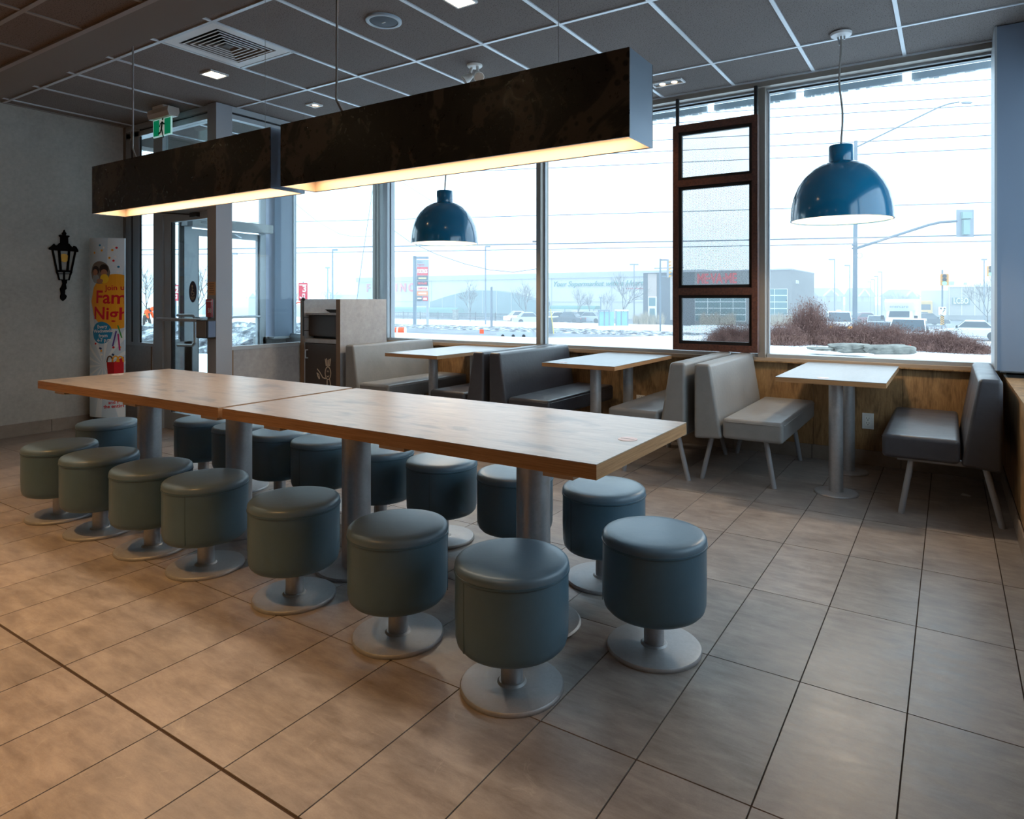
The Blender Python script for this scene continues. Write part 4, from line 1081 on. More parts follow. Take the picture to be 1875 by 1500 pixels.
# downlights of the lower ceiling around the camera
for i, (x, y, e) in enumerate(((-4.1, .45, 175), (-2.5, .32, 190), (-.9, .05, 110), (-5.7, .60, 150), (-3.9, -1.3, 90), (-2.0, -1.3, 90), (-5.8, -1.6, 80), (-.5, -2.2, 40), (-3.0, -3.2, 50), (-5.5, -3.4, 50))):
    square_downlight(x, y, ZL + .001, 'square recessed downlight in the lower ceiling, ' + ('over the bright floor left of the near stools', 'over the near floor in front of the stools', 'over the near floor at the right', 'over the floor by the concrete wall', 'second row, left of the camera', 'second row, behind the camera', 'second row, by the concrete wall', 'third row, behind the camera at the right', 'back row, middle', 'back row, by the concrete wall')[i], e, size=84, blend=1.0)

# ================================================================== OUTDOORS
def smooth(a, b_, v):
    u = min(1, max(0, (v - a) / (b_ - a))); return u * u * (3 - 2 * u)
RZ = -1.9
def ground_z(x, y):
    e = 6.0 * smooth(-13, -5, x)
    right = -1.9 * smooth(19.0 + e, 25.0 + e, y) - .5 * smooth(25.0 + e, 27 + e, y)
    left = (-.5 * smooth(7, 12, -x)) - 1.9 * smooth(40, 56, y)
    k = smooth(1.02, 1.25, -x / max(y, 1.0)) * smooth(9, 14, -x)
    return right * (1 - k) + left * k
b = MB(); nx, ny = 150, 70; xs = [-110 + 150 * i / nx for i in range(nx + 1)]; ys = [4.6 + 60 * (j / ny) ** 1.5 for j in range(ny + 1)]
vs_ = []
for y in ys:
    for x in xs:
        z = ground_z(x, y) - .06
        z += .05 * math.sin(x * .9 + y * .5) * math.sin(y * .7) * smooth(7, 12, y) * (1 - smooth(17, 19, y))
        if x > -7.7 and x < 1.2 and y < 6.1: z = -.3
        if y < 5.8 and x > -7.7: z = -.3
        vs_.append((x, y, z))
w_ = nx + 1
b.add(vs_, [(j * w_ + i, j * w_ + i + 1, (j + 1) * w_ + i + 1, (j + 1) * w_ + i) for j in range(ny) for i in range(nx)])
lawn = b.build('ground', M_SNOW, None, True); struct(lawn)
struct(MB().box(-300, 220, 21.5, 400, RZ - .4, RZ - .06).build('ground_far', M_ROAD))
struct(MB().box(-300, -7.8, -120, 5, -.7, -.45).build('ground_side', M_ROAD))
struct(MB().box(1.2, 150, -60, 6, -.5, -.2).build('ground_right', M_SNOW))
def bank(name, x0, x1, y0, y1, z0, h, m, seed, nx=60, ny=10, rough=.35):
    r_ = random.Random(seed); b = MB(); vs_ = []
    for j in range(ny + 1):
        v = j / ny
        for i in range(nx + 1):
            u = i / nx; e = math.sin(math.pi * v) ** .7 * min(1, 12 * u, 12 * (1 - u))
            vs_.append((x0 + (x1 - x0) * u, y0 + (y1 - y0) * v + .2 * r_.uniform(-1, 1), z0 + h * e * (1 - rough + rough * r_.random()) - .05))
    w_ = nx + 1
    b.add(vs_, [(j * w_ + i, j * w_ + i + 1, (j + 1) * w_ + i + 1, (j + 1) * w_ + i) for j in range(ny) for i in range(nx)])
    return struct(b.build(name, m, None, True), 'stuff')
o = bank('snow_verge', -160, -16, 60, 76, RZ, .38, M_SNOW, 1, 120, 12, .25); tag(o, 'white snow verge between the road and the parking lot', 'snow')
o = bank('dirty_snow_ridge', -160, -10, 54, 60, RZ, .35, M_DIRTY, 2, 220, 8, .8); tag(o, 'grey ploughed snow ridge along the far kerb', 'snow')
o = bank('snow_verge', -26, 6, 66, 74, RZ, .45, M_SNOW, 3, 60, 10, .3); tag(o, 'snow bank before the grey brick restaurant', 'snow')
o = bank('dirty_snow_heap', -31, -17, 12.5, 19.5, -.5, 1.0, M_DIRTY, 5, 40, 18, .55); tag(o, 'dirty ploughed snow heap outside the entrance', 'snow')
o = bank('snow_mound', -30, -21.5, 76, 84, RZ, 2.2, M_SNOW, 6, 30, 10, .15); tag(o, 'tall white snow mound in front of the parked cars', 'snow')
o = bank('snow_bank', -44, -33, 16, 19.5, -.5, .22, M_SNOW, 8, 40, 8, .3); tag(o, 'white snow bank in front of the bending worker', 'snow')
# eave outside the windows
ev = thing('roof_eave', 'pale metal roof overhang with snowy edge above the windows outside', 'eave', (0, 6.5, 3.15))
gaps = [on_y(px, 180, 6.5).x for px in (1303, 1466, 1661)]
eds = [-9.0, -6.2, gaps[0] - 2.0, gaps[0], gaps[1], gaps[2], gaps[2] + 1.6]
M_SOFF = mat('eave_metal', srgb(176, 186, 192), .5)
for a_, c_ in zip(eds[:-1], eds[1:]):
    MB().box(a_ + .035, c_ - .035, -.80, .0, .035, .075).build('soffit_panel', M_SOFF, ev)
    MB().box(a_ + .035, c_ - .035, -.04, .0, -.035, .02).build('fascia', M_SOFF, ev)
    b = MB(); q = a_ + .05
    while q < c_ - .06:
        w_ = rnd.uniform(.02, .06); b.box(q, min(q + w_, c_ - .04), -.035, -.005, -.035 - rnd.uniform(.003, .018), -.033); q += w_ + rnd.uniform(0, .02)
    s_ = b.build('icy_edge', M_SNOW, ev); s_['kind'] = 'stuff'
# boulders
def rock(px0, px1, py0, py1, d, label, seed):
    r_ = random.Random(seed); p0, p1 = at(px0, py1, d), at(px1, py1, d); w_ = (p1 - p0).length; h = (py1 - py0) * d / CAM_F
    bm = bmesh.new(); bmesh.ops.create_icosphere(bm, subdivisions=3, radius=1)
    for v in bm.verts:
        n_ = v.co.normalized(); e = 6.0
        k = (abs(n_.x) ** e + abs(n_.y) ** e + abs(n_.z) ** e) ** (-1 / e)
        v.co = n_ * k * (1 + r_.uniform(-.07, .07))
        v.co = Vector((v.co.x * w_ / 2, v.co.y * .35, v.co.z * h / 2))
    me = bpy.data.meshes.new('boulder'); bm.to_mesh(me); bm.free(); me.materials.append(M_ROCK)
    c = (p0 + p1) / 2; o = obj('boulder', me, None, True); o.location = (c.x, c.y, c.z + h / 2); o.rotation_euler = (0, r_.uniform(-.03, .05), YAW)
    tag(o, label, 'rock', 'landscape boulders in the snow')
rock(1523, 1588, 629, 645, 15.2, 'lumpy pale boulder in the snow, middle of the three outside', 11)
rock(1591, 1667, 632, 648, 14.6, 'flat grey boulder beside the small orange marker, rightmost of the three', 12)
rock(1485, 1519, 636, 641, 15.4, 'low half-buried boulder in the snow, leftmost of the three', 13)
# shrubs with bare twigs
def make_shrub(seed, w_, dp, h, n, name='bare_shrub'):
    r_ = random.Random(seed); b = MB()
    for i in range(n):
        x, y = r_.gauss(0, .38) * w_, r_.gauss(0, .38) * dp
        k = max(.15, 1 - (x / w_ / 1.1) ** 2 - (y / dp / 1.1) ** 2 * .5)
        hh = h * k * r_.uniform(.35, 1.05)
        p = Vector((x, y, 0)); q = p + Vector((r_.gauss(0, .16), r_.gauss(0, .16), hh)); s_ = r_.uniform(.004, .010)
        a = r_.uniform(0, 3.14); u = Vector((math.cos(a), math.sin(a), 0)) * s_
        b.add([p - u, p + u, q], [(0, 1, 2)])
        for kk in range(3):
            f_ = r_.uniform(.35, 1.0); m_ = p.lerp(q, f_); e_ = m_ + Vector((r_.gauss(0, .10), r_.gauss(0, .10), r_.uniform(.0, .12)))
            b.add([m_ - u * .6, m_ + u * .6, e_], [(0, 1, 2)])
            l_ = r_.uniform(.012, .028); t_ = Vector((r_.gauss(0, 1), r_.gauss(0, 1), r_.gauss(0, 1))).normalized() * l_
            b.add([e_ - t_, e_ + Vector((0, 0, l_)), e_ + t_], [(0, 1, 2)])
    me = bpy.data.meshes.new(name); me.from_pydata(b.v, [], b.f); me.materials.append(M_TWIG); return me
sh = [make_shrub(21, 1.0, .8, 1.05, 2400), make_shrub(22, 1.0, .8, 1.05, 2400)]
shrubs = [(1335, 19.6, .62, 'leftmost, behind the mesh screen'), (1385, 19.4, .66, 'second, partly behind the window mullion'), (1435, 19.0, .68, 'in front of the grey brick restaurant window'), (1482, 19.6, 1.30, 'tallest, dark and tufted'),
          (1530, 18.8, .72, 'in front of the white van'), (1580, 18.4, .74, 'below the traffic signal pole'), (1632, 18.0, .68, 'in front of the grey car'), (1680, 17.2, .56, 'in front of the white pickup'), (1726, 16.6, .60, 'right of the orange marker'), (1766, 16.2, .44, 'rightmost of the hedge')]
for i, (px, d, hs, lab) in enumerate(shrubs):
    p = at(px, 600, d); o = obj('bare_shrub', sh[i % 2], None); o.location = (p.x, p.y, ground_z(p.x, p.y) - .1); o.rotation_euler = (0, 0, i * 1.3); o.scale = (.82, .82, hs)
    tag(o, 'reddish brown bare shrub in the hedge, ' + lab, 'shrub', 'bare shrubs of the hedge')
# bare trees
def make_tree(seed, h, m=M_BARK, spread=1.0, depth=4):
    r_ = random.Random(seed); b = MB()
    def grow(p, d, L, r, k):
        q = p + d * L; b.tube(p, q, r, r * .72, 5 if k > 3 else 3, False)
        if k == 0: return
        nb = 3 if k > 1 else 4
        for i in range(nb):
            a = r_.uniform(0, 2 * math.pi); o_ = d.orthogonal().normalized(); o_ = (Matrix.Rotation(a, 3, d) @ o_)
            nd = (d + o_ * r_.uniform(.5, 1.1) * spread + Vector((0, 0, .06))).normalized()
            grow(p.lerp(q, r_.uniform(.65, 1)), nd, L * r_.uniform(.62, .82), r * .58, k - 1)
        grow(q, (d + Vector((r_.gauss(0, .12), r_.gauss(0, .12), .1))).normalized(), L * .78, r * .7, k - 1)
    grow(Vector((0, 0, 0)), Vector((0, 0, 1)), h * .26, h * .009, depth)
    zmax = max(v[2] for v in b.v); k = h / zmax
    me = bpy.data.meshes.new('bare_tree'); me.from_pydata([(v[0] * k, v[1] * k, v[2] * k) for v in b.v], [], b.f); me.materials.append(m); return me
tm = [make_tree(31, 1.0), make_tree(33, 1.0, spread=.8), make_tree(35, 1.0, spread=1.1)]
def tree(px, ytop, d, z0, label, k=0, wide=1.0):
    p = at(px, 548, d); ztop = CAM_H + (548 - ytop) * d / CAM_F; o = obj('bare_tree', tm[k % 3], None)
    h = ztop - z0; o.location = (p.x, p.y, z0); o.scale = (h * wide, h * wide, h); o.rotation_euler = (0, 0, px * .37)
    tag(o, label, 'tree', 'bare winter trees')
tree(268, 478, 52, -.6, 'bare tree behind the bending worker in the sidelight', 0, .9)
tree(362, 480, 46, -.6, 'large spreading bare tree seen through the inner door glass', 2, 1.1)
tree(513, 505, 62, -1.2, 'thin bare tree seen behind the entrance pillar', 1, .8)
tree(600, 520, 95, RZ, 'bare tree right of the red number three sign', 2, 1.1)
tree(861, 508, 84, RZ, 'bare tree left of the tall lamp post before the green arch', 0, .8)
tree(963, 511, 84, RZ, 'bare tree before the right flank of the green arch', 2, .9)
tree(1058, 524, 86, RZ, 'young bare tree standing on the snow mound', 1, .9)
tree(1080, 530, 96, RZ, 'slim bare tree behind the snow mound', 0, .7)
tree(1110, 528, 96, RZ, 'slim bare tree right of the green awning', 2, .7)
tree(1141, 497, 76, RZ, 'tall bare tree in front of the supermarket script lettering', 1, 1.0)
tree(1495, 540, 92, RZ, 'bushy bare tree left of the white van', 0, .9)
tree(1645, 530, 120, RZ, 'bare tree behind the box truck', 2, 1.2)
tree(1808, 500, 66, RZ, 'bare tree before the liquor store at the right window edge', 2, .95)
tree(690, 538, 96, RZ, 'small bare tree behind the pylon sign, left', 1, .9)
# ---- supermarket
SY = 97.0
def SX(px, Y_=SY): return on_y(px, 548, Y_).x
def SZ(px, py, Y_=SY): return on_y(px, py, Y_).z
st = thing('supermarket', 'long pale supermarket with big red letters and green arched glazing', 'building', (SX(900), SY, RZ))
o0 = Vector((SX(900), SY, RZ))
def sb(name, px0, px1, py0, py1, m, y0=0.0, y1=.4, parent=None, Y_=SY, root=None, org=None):
    x0, x1 = SX(px0, Y_), SX(px1, Y_); c_ = (px0 + px1) / 2; z1, z0 = SZ(c_, py0, Y_), SZ(c_, py1, Y_); og_ = org or o0
    return MB().box(x0 - og_.x, x1 - og_.x, Y_ + y0 - og_.y, Y_ + y1 - og_.y, z0 - og_.z, z1 - og_.z).build(name, m, parent or root or st)
zt = SZ(900, 503) - RZ
MB().box(SX(655) - o0.x, SX(1290) - o0.x, 0, 40, 0, zt - .9).build('front_wall', M_STORE, st)
MB().box(SX(654) - o0.x, SX(1291) - o0.x, -.4, 40.2, zt - .9, zt).build('parapet', M_STOREDK, st)
MB().box(SX(565) - o0.x, SX(655) - o0.x, 6, 40, 0, 4.2).build('side_wing', M_STORE, st)
for px in (790, 1010, 1120): MB().box(SX(px) - o0.x - .1, SX(px) - o0.x + .1, -.08, 0, 0, zt - .9).build('pilaster', M_STOREDK, st)
sb('string_course', 700, 1290, 552, 553, M_STOREDK, -.1, 0)
# arched green glazing
b = MB(); a0, a1, N = SX(803) - o0.x, SX(1006) - o0.x, 24; zb, zpk = .0, SZ(905, 532) - RZ; zs_ = SZ(803, 553) - RZ
poly = [(a0, 0)] + [(a0 + (a1 - a0) * i / N, zs_ + (zpk - zs_) * math.sin(math.pi * i / N)) for i in range(N + 1)] + [(a1, 0)]
b.prism(poly, 'y', -2.5, 0); ar = b.build('arched_glazing', M_GREENGL, st)
for i in range(1, 8): MB().box(a0 + (a1 - a0) * i / 8 - .06, a0 + (a1 - a0) * i / 8 + .06, -2.56, -2.5, 0, zs_ + (zpk - zs_) * math.sin(math.pi * i / 8)).build('mullion', M_SIGNG, ar)
def awning(px0, px1, py0, py1, Y_, label):
    x0, x1 = SX(px0, Y_), SX(px1, Y_); z1, z0 = SZ((px0 + px1) / 2, py0, Y_), SZ((px0 + px1) / 2, py1, Y_)
    t = thing('cart_shelter', label, 'shelter', ((x0 + x1) / 2, Y_, RZ), 0, 'green cart shelters in the parking lot')
    hw = (x1 - x0) / 2
    MB().prism([(-1.2, z0 - RZ), (-1.0, z1 - RZ - .25), (-.5, z1 - RZ), (.5, z1 - RZ), (1.0, z1 - RZ - .25), (1.2, z0 - RZ)], 'x', -hw, hw).build('canopy', M_AWN, t)
    for q in (-.95, -.3, .3, .95): MB().box(hw * q - .05, hw * q + .05, -1.1, -1.0, 0, z0 - RZ).build('post', M_POLE, t)
awning(711, 842, 563, 572, 92, 'green vaulted cart shelter left of the arch, behind the pylon sign')
awning(1012, 1095, 560, 566, 90, 'green vaulted cart shelter behind the parked cars on the right')
# letters: FORTINOS
zbase = SZ(740, 534) - RZ; hgt = (SZ(740, 519) - SZ(740, 534))
for ch, px in zip('FORTINOS', (676, 690, 703, 717, 727.5, 739.5, 756, 771)):
    text('letter', ch, hgt * 1.42, M_RED, st, (SX(px) - o0.x, -.25, zbase), depth=.12, bold=.06)
text('script_lettering', 'Your Supermarket with a Heart', 1.25, M_GREEN, st, ((SX(1013) + SX(1177)) / 2 - o0.x, -.2, SZ(1090, 524) - RZ), depth=.08, shear=.35, width=SX(1177) - SX(1013), bold=.0)
sb('red_swoosh', 1148, 1180, 528.0, 529.2, M_RED, -.15, -.02)
# ---- pylon sign
PD = 80.0
p = at(780, 590, PD)
py_ = thing('pylon_sign', 'tall grey pylon sign listing shops, left of the supermarket arch', 'sign', (p.x, p.y, RZ), YAW)
s_ = PD / CAM_F
def pbox(name, px0, px1, y0, y1, m, a=-.2, c_=.2, parent=None): return MB().box((px0 - 780) * s_, (px1 - 780) * s_, a, c_, CAM_H + (548 - y1) * s_ - RZ, CAM_H + (548 - y0) * s_ - RZ).build(name, m, parent or py_)
M_PYL = mat('pylon_grey', srgb(96, 112, 128), .6)
pbox('post', 757, 762, 469, 600, M_PYL, -.3, .3); pbox('arm', 757, 784.5, 470, 474, M_PYL, -.3, .3); pbox('rear_post', 781, 785, 560, 600, M_SIGNG)
pb = pbox('sign_board', 763.5, 785, 476, 560, M_SIGNG, -.18, .18)
def pz(y): return CAM_H + (548 - y) * s_ - RZ
for (y0, y1, mm, txt, tm_, wd) in ((489, 504.5, M_RED, 'FORTINOS', M_SIGNW, 18), (505.5, 513.5, mat('panel_dark', srgb(62, 74, 84), .5), None, mat('panel_gold', srgb(206, 186, 120), .5), 16), (515, 523, mat('panel_black', srgb(50, 58, 70), .5), 'ME-VA-ME', M_RED, 16), (524.5, 532, M_SIGNW, 'CHIPOTLE', M_RED, 17), (533.5, 541.5, mat('panel_orange', srgb(236, 130, 60), .5), None, M_SIGNW, 16)):
    pp = pbox('shop_panel', 764, 784, y0, y1, mm, -.24, -.18, pb)
    if txt is None: MB().box((-6 - wd * .45) * s_, (-6 + wd * .45) * s_, -.26, -.24, pz(y1 - 2.6), pz(y0 + 2.6)).build('shop_name', tm_, pp)
    else: text('shop_name', txt, (y1 - y0) * s_ * .62, tm_, pp, (-6 * s_, -.26, pz(y1 - (y1 - y0) * .28)), depth=.01, bold=.02, width=wd * s_)
pp = pbox('shop_panel', 764, 773.5, 543, 551, MATS['panel_black'], -.24, -.18, pb); MB().box(-15 * s_, -7.6 * s_, -.26, -.24, pz(548), pz(545)).build('shop_name', M_SIGNW, pp)
pp = pbox('shop_panel', 774.5, 784, 543, 551, M_RED, -.24, -.18, pb); MB().box(-4 * s_, 2 * s_, -.26, -.24, pz(549), pz(545.5)).build('shop_name', M_SIGNW, pp)
text('shop_name', 'Choice', .36, M_PYL, pb, (-11 * s_, -.2, pz(481.5)), depth=.01, width=9 * s_); text('shop_name', 'Properties', .36, M_RED, pb, (-9 * s_, -.2, pz(486.5)), depth=.01, width=13 * s_)
# ---- grey brick restaurant across the road
RY = 74.0; o1 = Vector((SX(1315, RY), RY, RZ))
rs = thing('brick_restaurant', 'flat-roofed grey and dark brick restaurant with red roof-line letters', 'building', o1)
def rb(name, px0, px1, py0, py1, m, y0, y1, parent=None): return sb(name, px0, px1, py0, py1, m, y0, y1, parent, RY, rs, o1)
rt = SZ(1320, 496, RY) - RZ
MB().box(SX(1176, RY) - o1.x, SX(1272, RY) - o1.x, .3, 14, 0, rt).build('dark_brick_wall', M_BRICKD, rs)
MB().box(SX(1272, RY) - o1.x, SX(1449, RY) - o1.x, 0, 14, 0, rt).build('grey_brick_wall', M_BRICKG, rs)
rb('roof_cap', 1175, 1450, 495, 497, M_STOREDK, -.15, 14)
rb('light_brick_panel', 1185, 1201, 501, 543, mat('tan_brick', srgb(168, 152, 144), .8), .2, .3); rb('light_brick_panel', 1226, 1230, 506, 586, MATS['tan_brick'], .2, .3)
dr2 = rb('white_doorway', 1186, 1201, 543, 590, M_SIGNW, .12, .3); rb('glass', 1187.5, 1199.5, 545, 560.5, M_GREENGL, .06, .12, dr2); rb('glass', 1189, 1198.5, 565, 590, M_GREENGL, .06, .12, dr2)
def grid_window(px0, px1, py0, py1, cols, rows, label):
    fr_ = rb('window', px0, px1, py0, py1, M_SIGNW, -.08, .02)
    for i in range(cols):
        for j in range(rows):
            w_ = (px1 - px0) / cols; h_ = (py1 - py0) / rows
            rb('pane', px0 + i * w_ + .6, px0 + (i + 1) * w_ - .6, py0 + j * h_ + .7, py0 + (j + 1) * h_ - .7, M_GREENGL, -.12, -.08, fr_)
grid_window(1273, 1366, 541, 588, 4, 4, ''); grid_window(1395, 1442, 529, 577, 2, 4, '')
text('letters', 'ME\u00b7VA\u00b7ME', 1.55, M_RED, rs, ((SX(1277, RY) + SX(1349, RY)) / 2 - o1.x, -.06, SZ(1313, 518.5, RY) - RZ), depth=.05, bold=.05, width=SX(1349, RY) - SX(1277, RY))
rb('roof_unit', 1355, 1372, 491, 496, M_SIGNG, 4, 7); rb('roof_unit', 1276, 1314, 496, 498, M_SIGNG, 4, 7)
MB().box(SX(1186, RY) - o1.x, SX(1240, RY) - o1.x, 2, 2.2, rt + .5, rt + .65).build('roof_railing', M_POLE, rs)
text('wall_letters', 'ME-VA', .55, M_SIGNW, rs, (SX(1449, RY) - o1.x + .05, 3, rt - 1.5), rot=(math.pi / 2, 0, math.pi / 2), depth=.03)
# ---- liquor store
LY = 118.0; o2 = Vector((SX(1740, LY), LY, RZ))
ls = thing('liquor_store', 'low pale store with a green lettered sign at the right window edge', 'building', o2)
def lb(name, px0, px1, py0, py1, m, y0, y1, parent=None): return sb(name, px0, px1, py0, py1, m, y0, y1, parent, LY, ls, o2)
M_LC = mat('liquor_store_wall', srgb(172, 168, 160), .8)
lt = SZ(1780, 524, LY) - RZ
MB().box(SX(1736, LY) - o2.x, SX(1900, LY) - o2.x, 0, 30, 0, lt).build('front_wall', M_LC, ls)
MB().box(SX(1686, LY) - o2.x, SX(1736, LY) - o2.x, .5, 28, 0, lt - .6).build('side_wing', M_STORE, ls)
lb('base_course', 1736, 1900, 578, 586, M_BRICKG, -.2, 0); lb('parapet', 1735, 1900, 521, 525, M_SIGNW, -.2, 1)
for px in (1738, 1761, 1785): lb('pilaster', px - .6, px + .6, 525, 580, M_SIGNW, -.1, 0)
sg_ = lb('sign_board', 1743, 1776, 545, 558, mat('store_sign_green', srgb(70, 108, 100), .5), -.25, 0)
text('sign_letters', 'LCBO', 1.25, M_SIGNW, sg_, (SX(1759.5, LY) - o2.x, -.32, SZ(1760, 556, LY) - RZ), depth=.03, bold=.02, width=SX(1773, LY) - SX(1746, LY))
lb('roof_unit', 1736, 1748, 514, 522, M_SIGNG, 5, 8); lb('roof_unit', 1766, 1772, 516, 522, M_SIGNG, 5, 8)
# ---- houses far behind
def house(px0, px1, ytop, yeave, d, label, k=0):
    s_ = d / CAM_F; p = at((px0 + px1) / 2, 548, d); z1 = CAM_H + (548 - ytop) * s_; ze = CAM_H + (548 - yeave) * s_; w_ = (px1 - px0) * s_
    t = thing('house', label, 'house', (p.x, p.y, RZ), YAW + .15 * k, 'suburban houses beyond the lot')
    MB().box(-w_/2, w_/2, 0, 8, 0, ze - RZ).build('walls', mat('house_brick', srgb(128, 120, 122), .8), t)
    rf = MB().prism([(-.5, ze - RZ - .1), (4, z1 - RZ), (8.5, ze - RZ - .1)], 'x', -w_/2 - .4, w_/2 + .4).build('roof', mat('shingle_grey', srgb(112, 118, 128), .8), t)
    g_ = MB().prism([(-w_*.38, ze - RZ), (-w_*.08, ze - RZ + (z1 - ze) * .8), (w_*.2, ze - RZ)], 'y', -1.0, 3).build('gable', MATS['house_brick'], t)
    b = MB(); b.bar((-w_*.40, -1.1, ze - RZ), (-w_*.08, -1.1, ze - RZ + (z1 - ze) * .84), .3, .35); b.bar((-w_*.08, -1.1, ze - RZ + (z1 - ze) * .84), (w_*.22, -1.1, ze - RZ), .3, .35); b.build('snowy_edge', M_SNOW, g_)
    for q in (-.3, .05, .32): MB().box(w_*q - .5, w_*q + .5, -.06, 0, 2.6, 3.9).build('window', M_SIGNG, t)
house(1500, 1544, 527, 542, 165, 'grey brick house with snowy gable left of the signal pole', 0)
house(1466, 1493, 528, 540, 175, 'grey house half hidden by the grey brick restaurant', 1)
house(1567, 1600, 527, 543, 170, 'grey house with steep roof right of the signal pole', -1)
house(1648, 1686, 530, 543, 175, 'grey house behind the box truck', 1)
house(455, 486, 531, 545, 120, 'pale house with snowy roof seen through the outer door', 0)
# ---- lamp posts
def lamp_post(px, ytop, d, arm, label, r=.09, double=False, z0=RZ, bulb=False):
    s_ = d / CAM_F; p = at(px, 548, d); h = CAM_H + (548 - ytop) * s_ - z0
    t = thing('lamp_post', label, 'lamp post', (p.x, p.y, z0), YAW, 'outdoor lamp posts')
    MB().tube((0, 0, 0), (0, 0, h), r, r * .8, 8).build('pole', M_POLE, t, True)
    for q in ([-arm, arm] if double else [arm]): MB().box(min(0, q * s_), max(0, q * s_), -.15, .15, h - .12, h + .06).build('lamp_head', M_POLE, t)
    if bulb: MB().lathe([(0, 0), (.3, .05), (.35, .3), (.2, .45), (0, .5)], (0, 0, h), 12).build('globe', M_POLE, t, True)
lamp_post(889, 451, 78, 9, 'tall lamp post right of the left pendant, before the green arch')
lamp_post(900, 526, 70, 1.5, 'short dark lamp post standing by the black fence', .14, bulb=False)
lamp_post(1161, 484, 86, 8, 'double-headed lamp post before the grey brick restaurant', double=True)
lamp_post(1528, 475, 96, -10, 'lamp post left of the signal pole, above the white van')
lamp_post(1556, 486, 104, -9, 'lamp post just left of the signal pole')
lamp_post(1614.5, 498, 110, -7, 'first lamp post of the row behind the box truck')
lamp_post(1607, 506, 122, -6, 'second lamp post of the row behind the box truck')
lamp_post(1601, 512, 134, -6, 'third lamp post of the row behind the box truck')
lamp_post(1594, 516, 146, -5, 'fourth lamp post of the row behind the box truck')
lamp_post(1802, 475, 84, 4, 'lamp post with twin flat heads before the liquor store', double=True)
lamp_post(609, 457, 60, 9, 'tall lamp post between entrance pillar and mullion')
lamp_post(600, 490, 82, 4, 'double-headed lamp post left of the tall one', double=True)
lamp_post(425, 464, 60, 9, 'lamp post seen through the outer door glass', z0=-1.0)
lamp_post(1100, 545, 92, 2.4, 'short double-headed lamp post behind the transit shelter', double=True)
# ---- big traffic signal pole
D = 45.0; s_ = D / CAM_F; p = at(1565, 548, D)
t = thing('signal_pole', 'tall galvanised pole with street lamp arm and signal mast arm', 'traffic light', (p.x, p.y, RZ), YAW)
def sp(px, y): return Vector(((px - 1565) * s_, 0, CAM_H + (548 - y) * s_ - RZ))
MB().tube((0, 0, 0), sp(1567, 258), .16, .11, 14).build('pole', M_POLE, t, True)
MB().path([sp(1567, 270), sp(1720, 196), sp(1738, 190), sp(1756, 187)], .05, 8).build('lamp_arm', M_POLE, t, True)
MB().path([sp(1567, 455), sp(1700, 412), sp(1722, 407), sp(1752, 405)], .085, 10).build('mast_arm', M_POLE, t, True)
b = MB(); c_ = sp(1770, 188); b.lathe([(0, -.09), (.10, -.07), (.13, 0), (.10, .06), (0, .08)], (0, 0, 0), 14)
b.v = [(v[0] * 3.2 + c_.x, v[1] + c_.y, v[2] + c_.z) for v in b.v]; b.build('lamp_head', M_SIGNG, t, True)
bp = MB().box(sp(1751, 0).x, sp(1783, 0).x, -.02, .02, sp(0, 434).z, sp(0, 384).z).build('backplate', M_SIGNG, t, bevel=.02)
M_SIGBACK = mat('signal_back', srgb(150, 172, 168), .6)
MB().box(sp(1759, 0).x, sp(1776, 0).x, -.25, -.02, sp(0, 401).z, sp(0, 389).z).build('signal_case', M_SIGBACK, bp); MB().box(sp(1761, 0).x, sp(1772.5, 0).x, -.22, -.02, sp(0, 430).z, sp(0, 403).z).build('signal_case', M_SIGBACK, bp)
b = MB()
for i in range(14): a0_, a1_ = 2*math.pi*i/14, 2*math.pi*(i+1)/14; b.tube(sp(1574 + 5 * math.cos(a0_), 468 + 5 * math.sin(a0_)), sp(1574 + 5 * math.cos(a1_), 468 + 5 * math.sin(a1_)), .015, n=5)
b.build('cable_loop', M_POLE, t)
for zz in (0, .22): MB().tube((0, 0, sp(0, 456).z + zz), (0, 0, sp(0, 456).z + zz + .09), .18, n=14).build('clamp', M_POLE, t)
# ---- traffic lights facing us
def signal(px, y0, y1, d, pole, label, px_pole=None):
    s_ = d / CAM_F; p = at(px, 548, d); t = thing('traffic_light', label, 'traffic light', (p.x, p.y, RZ), YAW - math.atan((px - CAM_CX) / CAM_F), 'yellow traffic signals')
    zz = lambda y: CAM_H + (548 - y) * s_ - RZ; w_ = (y1 - y0) * .31 * s_
    cs_ = MB().box(-w_, w_, -.12, .12, zz(y1), zz(y0)).build('signal_case', M_AMBER, t)
    for k in range(3):
        z = zz(y0 + (y1 - y0) * (.19 + .31 * k)); r_ = w_ * .52
        MB().tube((0, -.16, z), (0, -.12, z), r_, n=16).build('lens', M_GREENLED if k == 2 else M_BLACK, cs_)
        MB().tube((0, -.34, z + r_ * .1), (0, -.12, z + r_ * .1), r_ * 1.15, n=14, caps=False).build('visor', M_AMBER, cs_)
    if pole: MB().tube(((pole - px) * s_, .2, 0), ((pole - px) * s_, .2, zz(y0 - 8)), .07, n=8).build('pole', M_POLE, t, True)
    return t, s_, zz
t, s_, zz = signal(1729.5, 502, 523, 58, 1726, 'green traffic light on a pole with keep-right sign in the median')
MB().box((1720 - 1729.5) * s_, (1732 - 1729.5) * s_, -.02, .02, zz(577), zz(562)).build('keep_right_sign', M_SIGNW, t)
mk = MB().box((1723 - 1729.5) * s_, (1729 - 1729.5) * s_, -.02, .02, zz(595), zz(578.5)).build('hazard_marker', M_AMBER, t)
b = MB()
for k in range(5):
    z = zz(594 - 3.6 * k); b.add([((1723 - 1729.5) * s_, -.03, z + .12), ((1723 - 1729.5) * s_, -.03, z + .2), ((1729 - 1729.5) * s_, -.03, z), ((1729 - 1729.5) * s_, -.03, z - .08)], [(0, 1, 2, 3)])
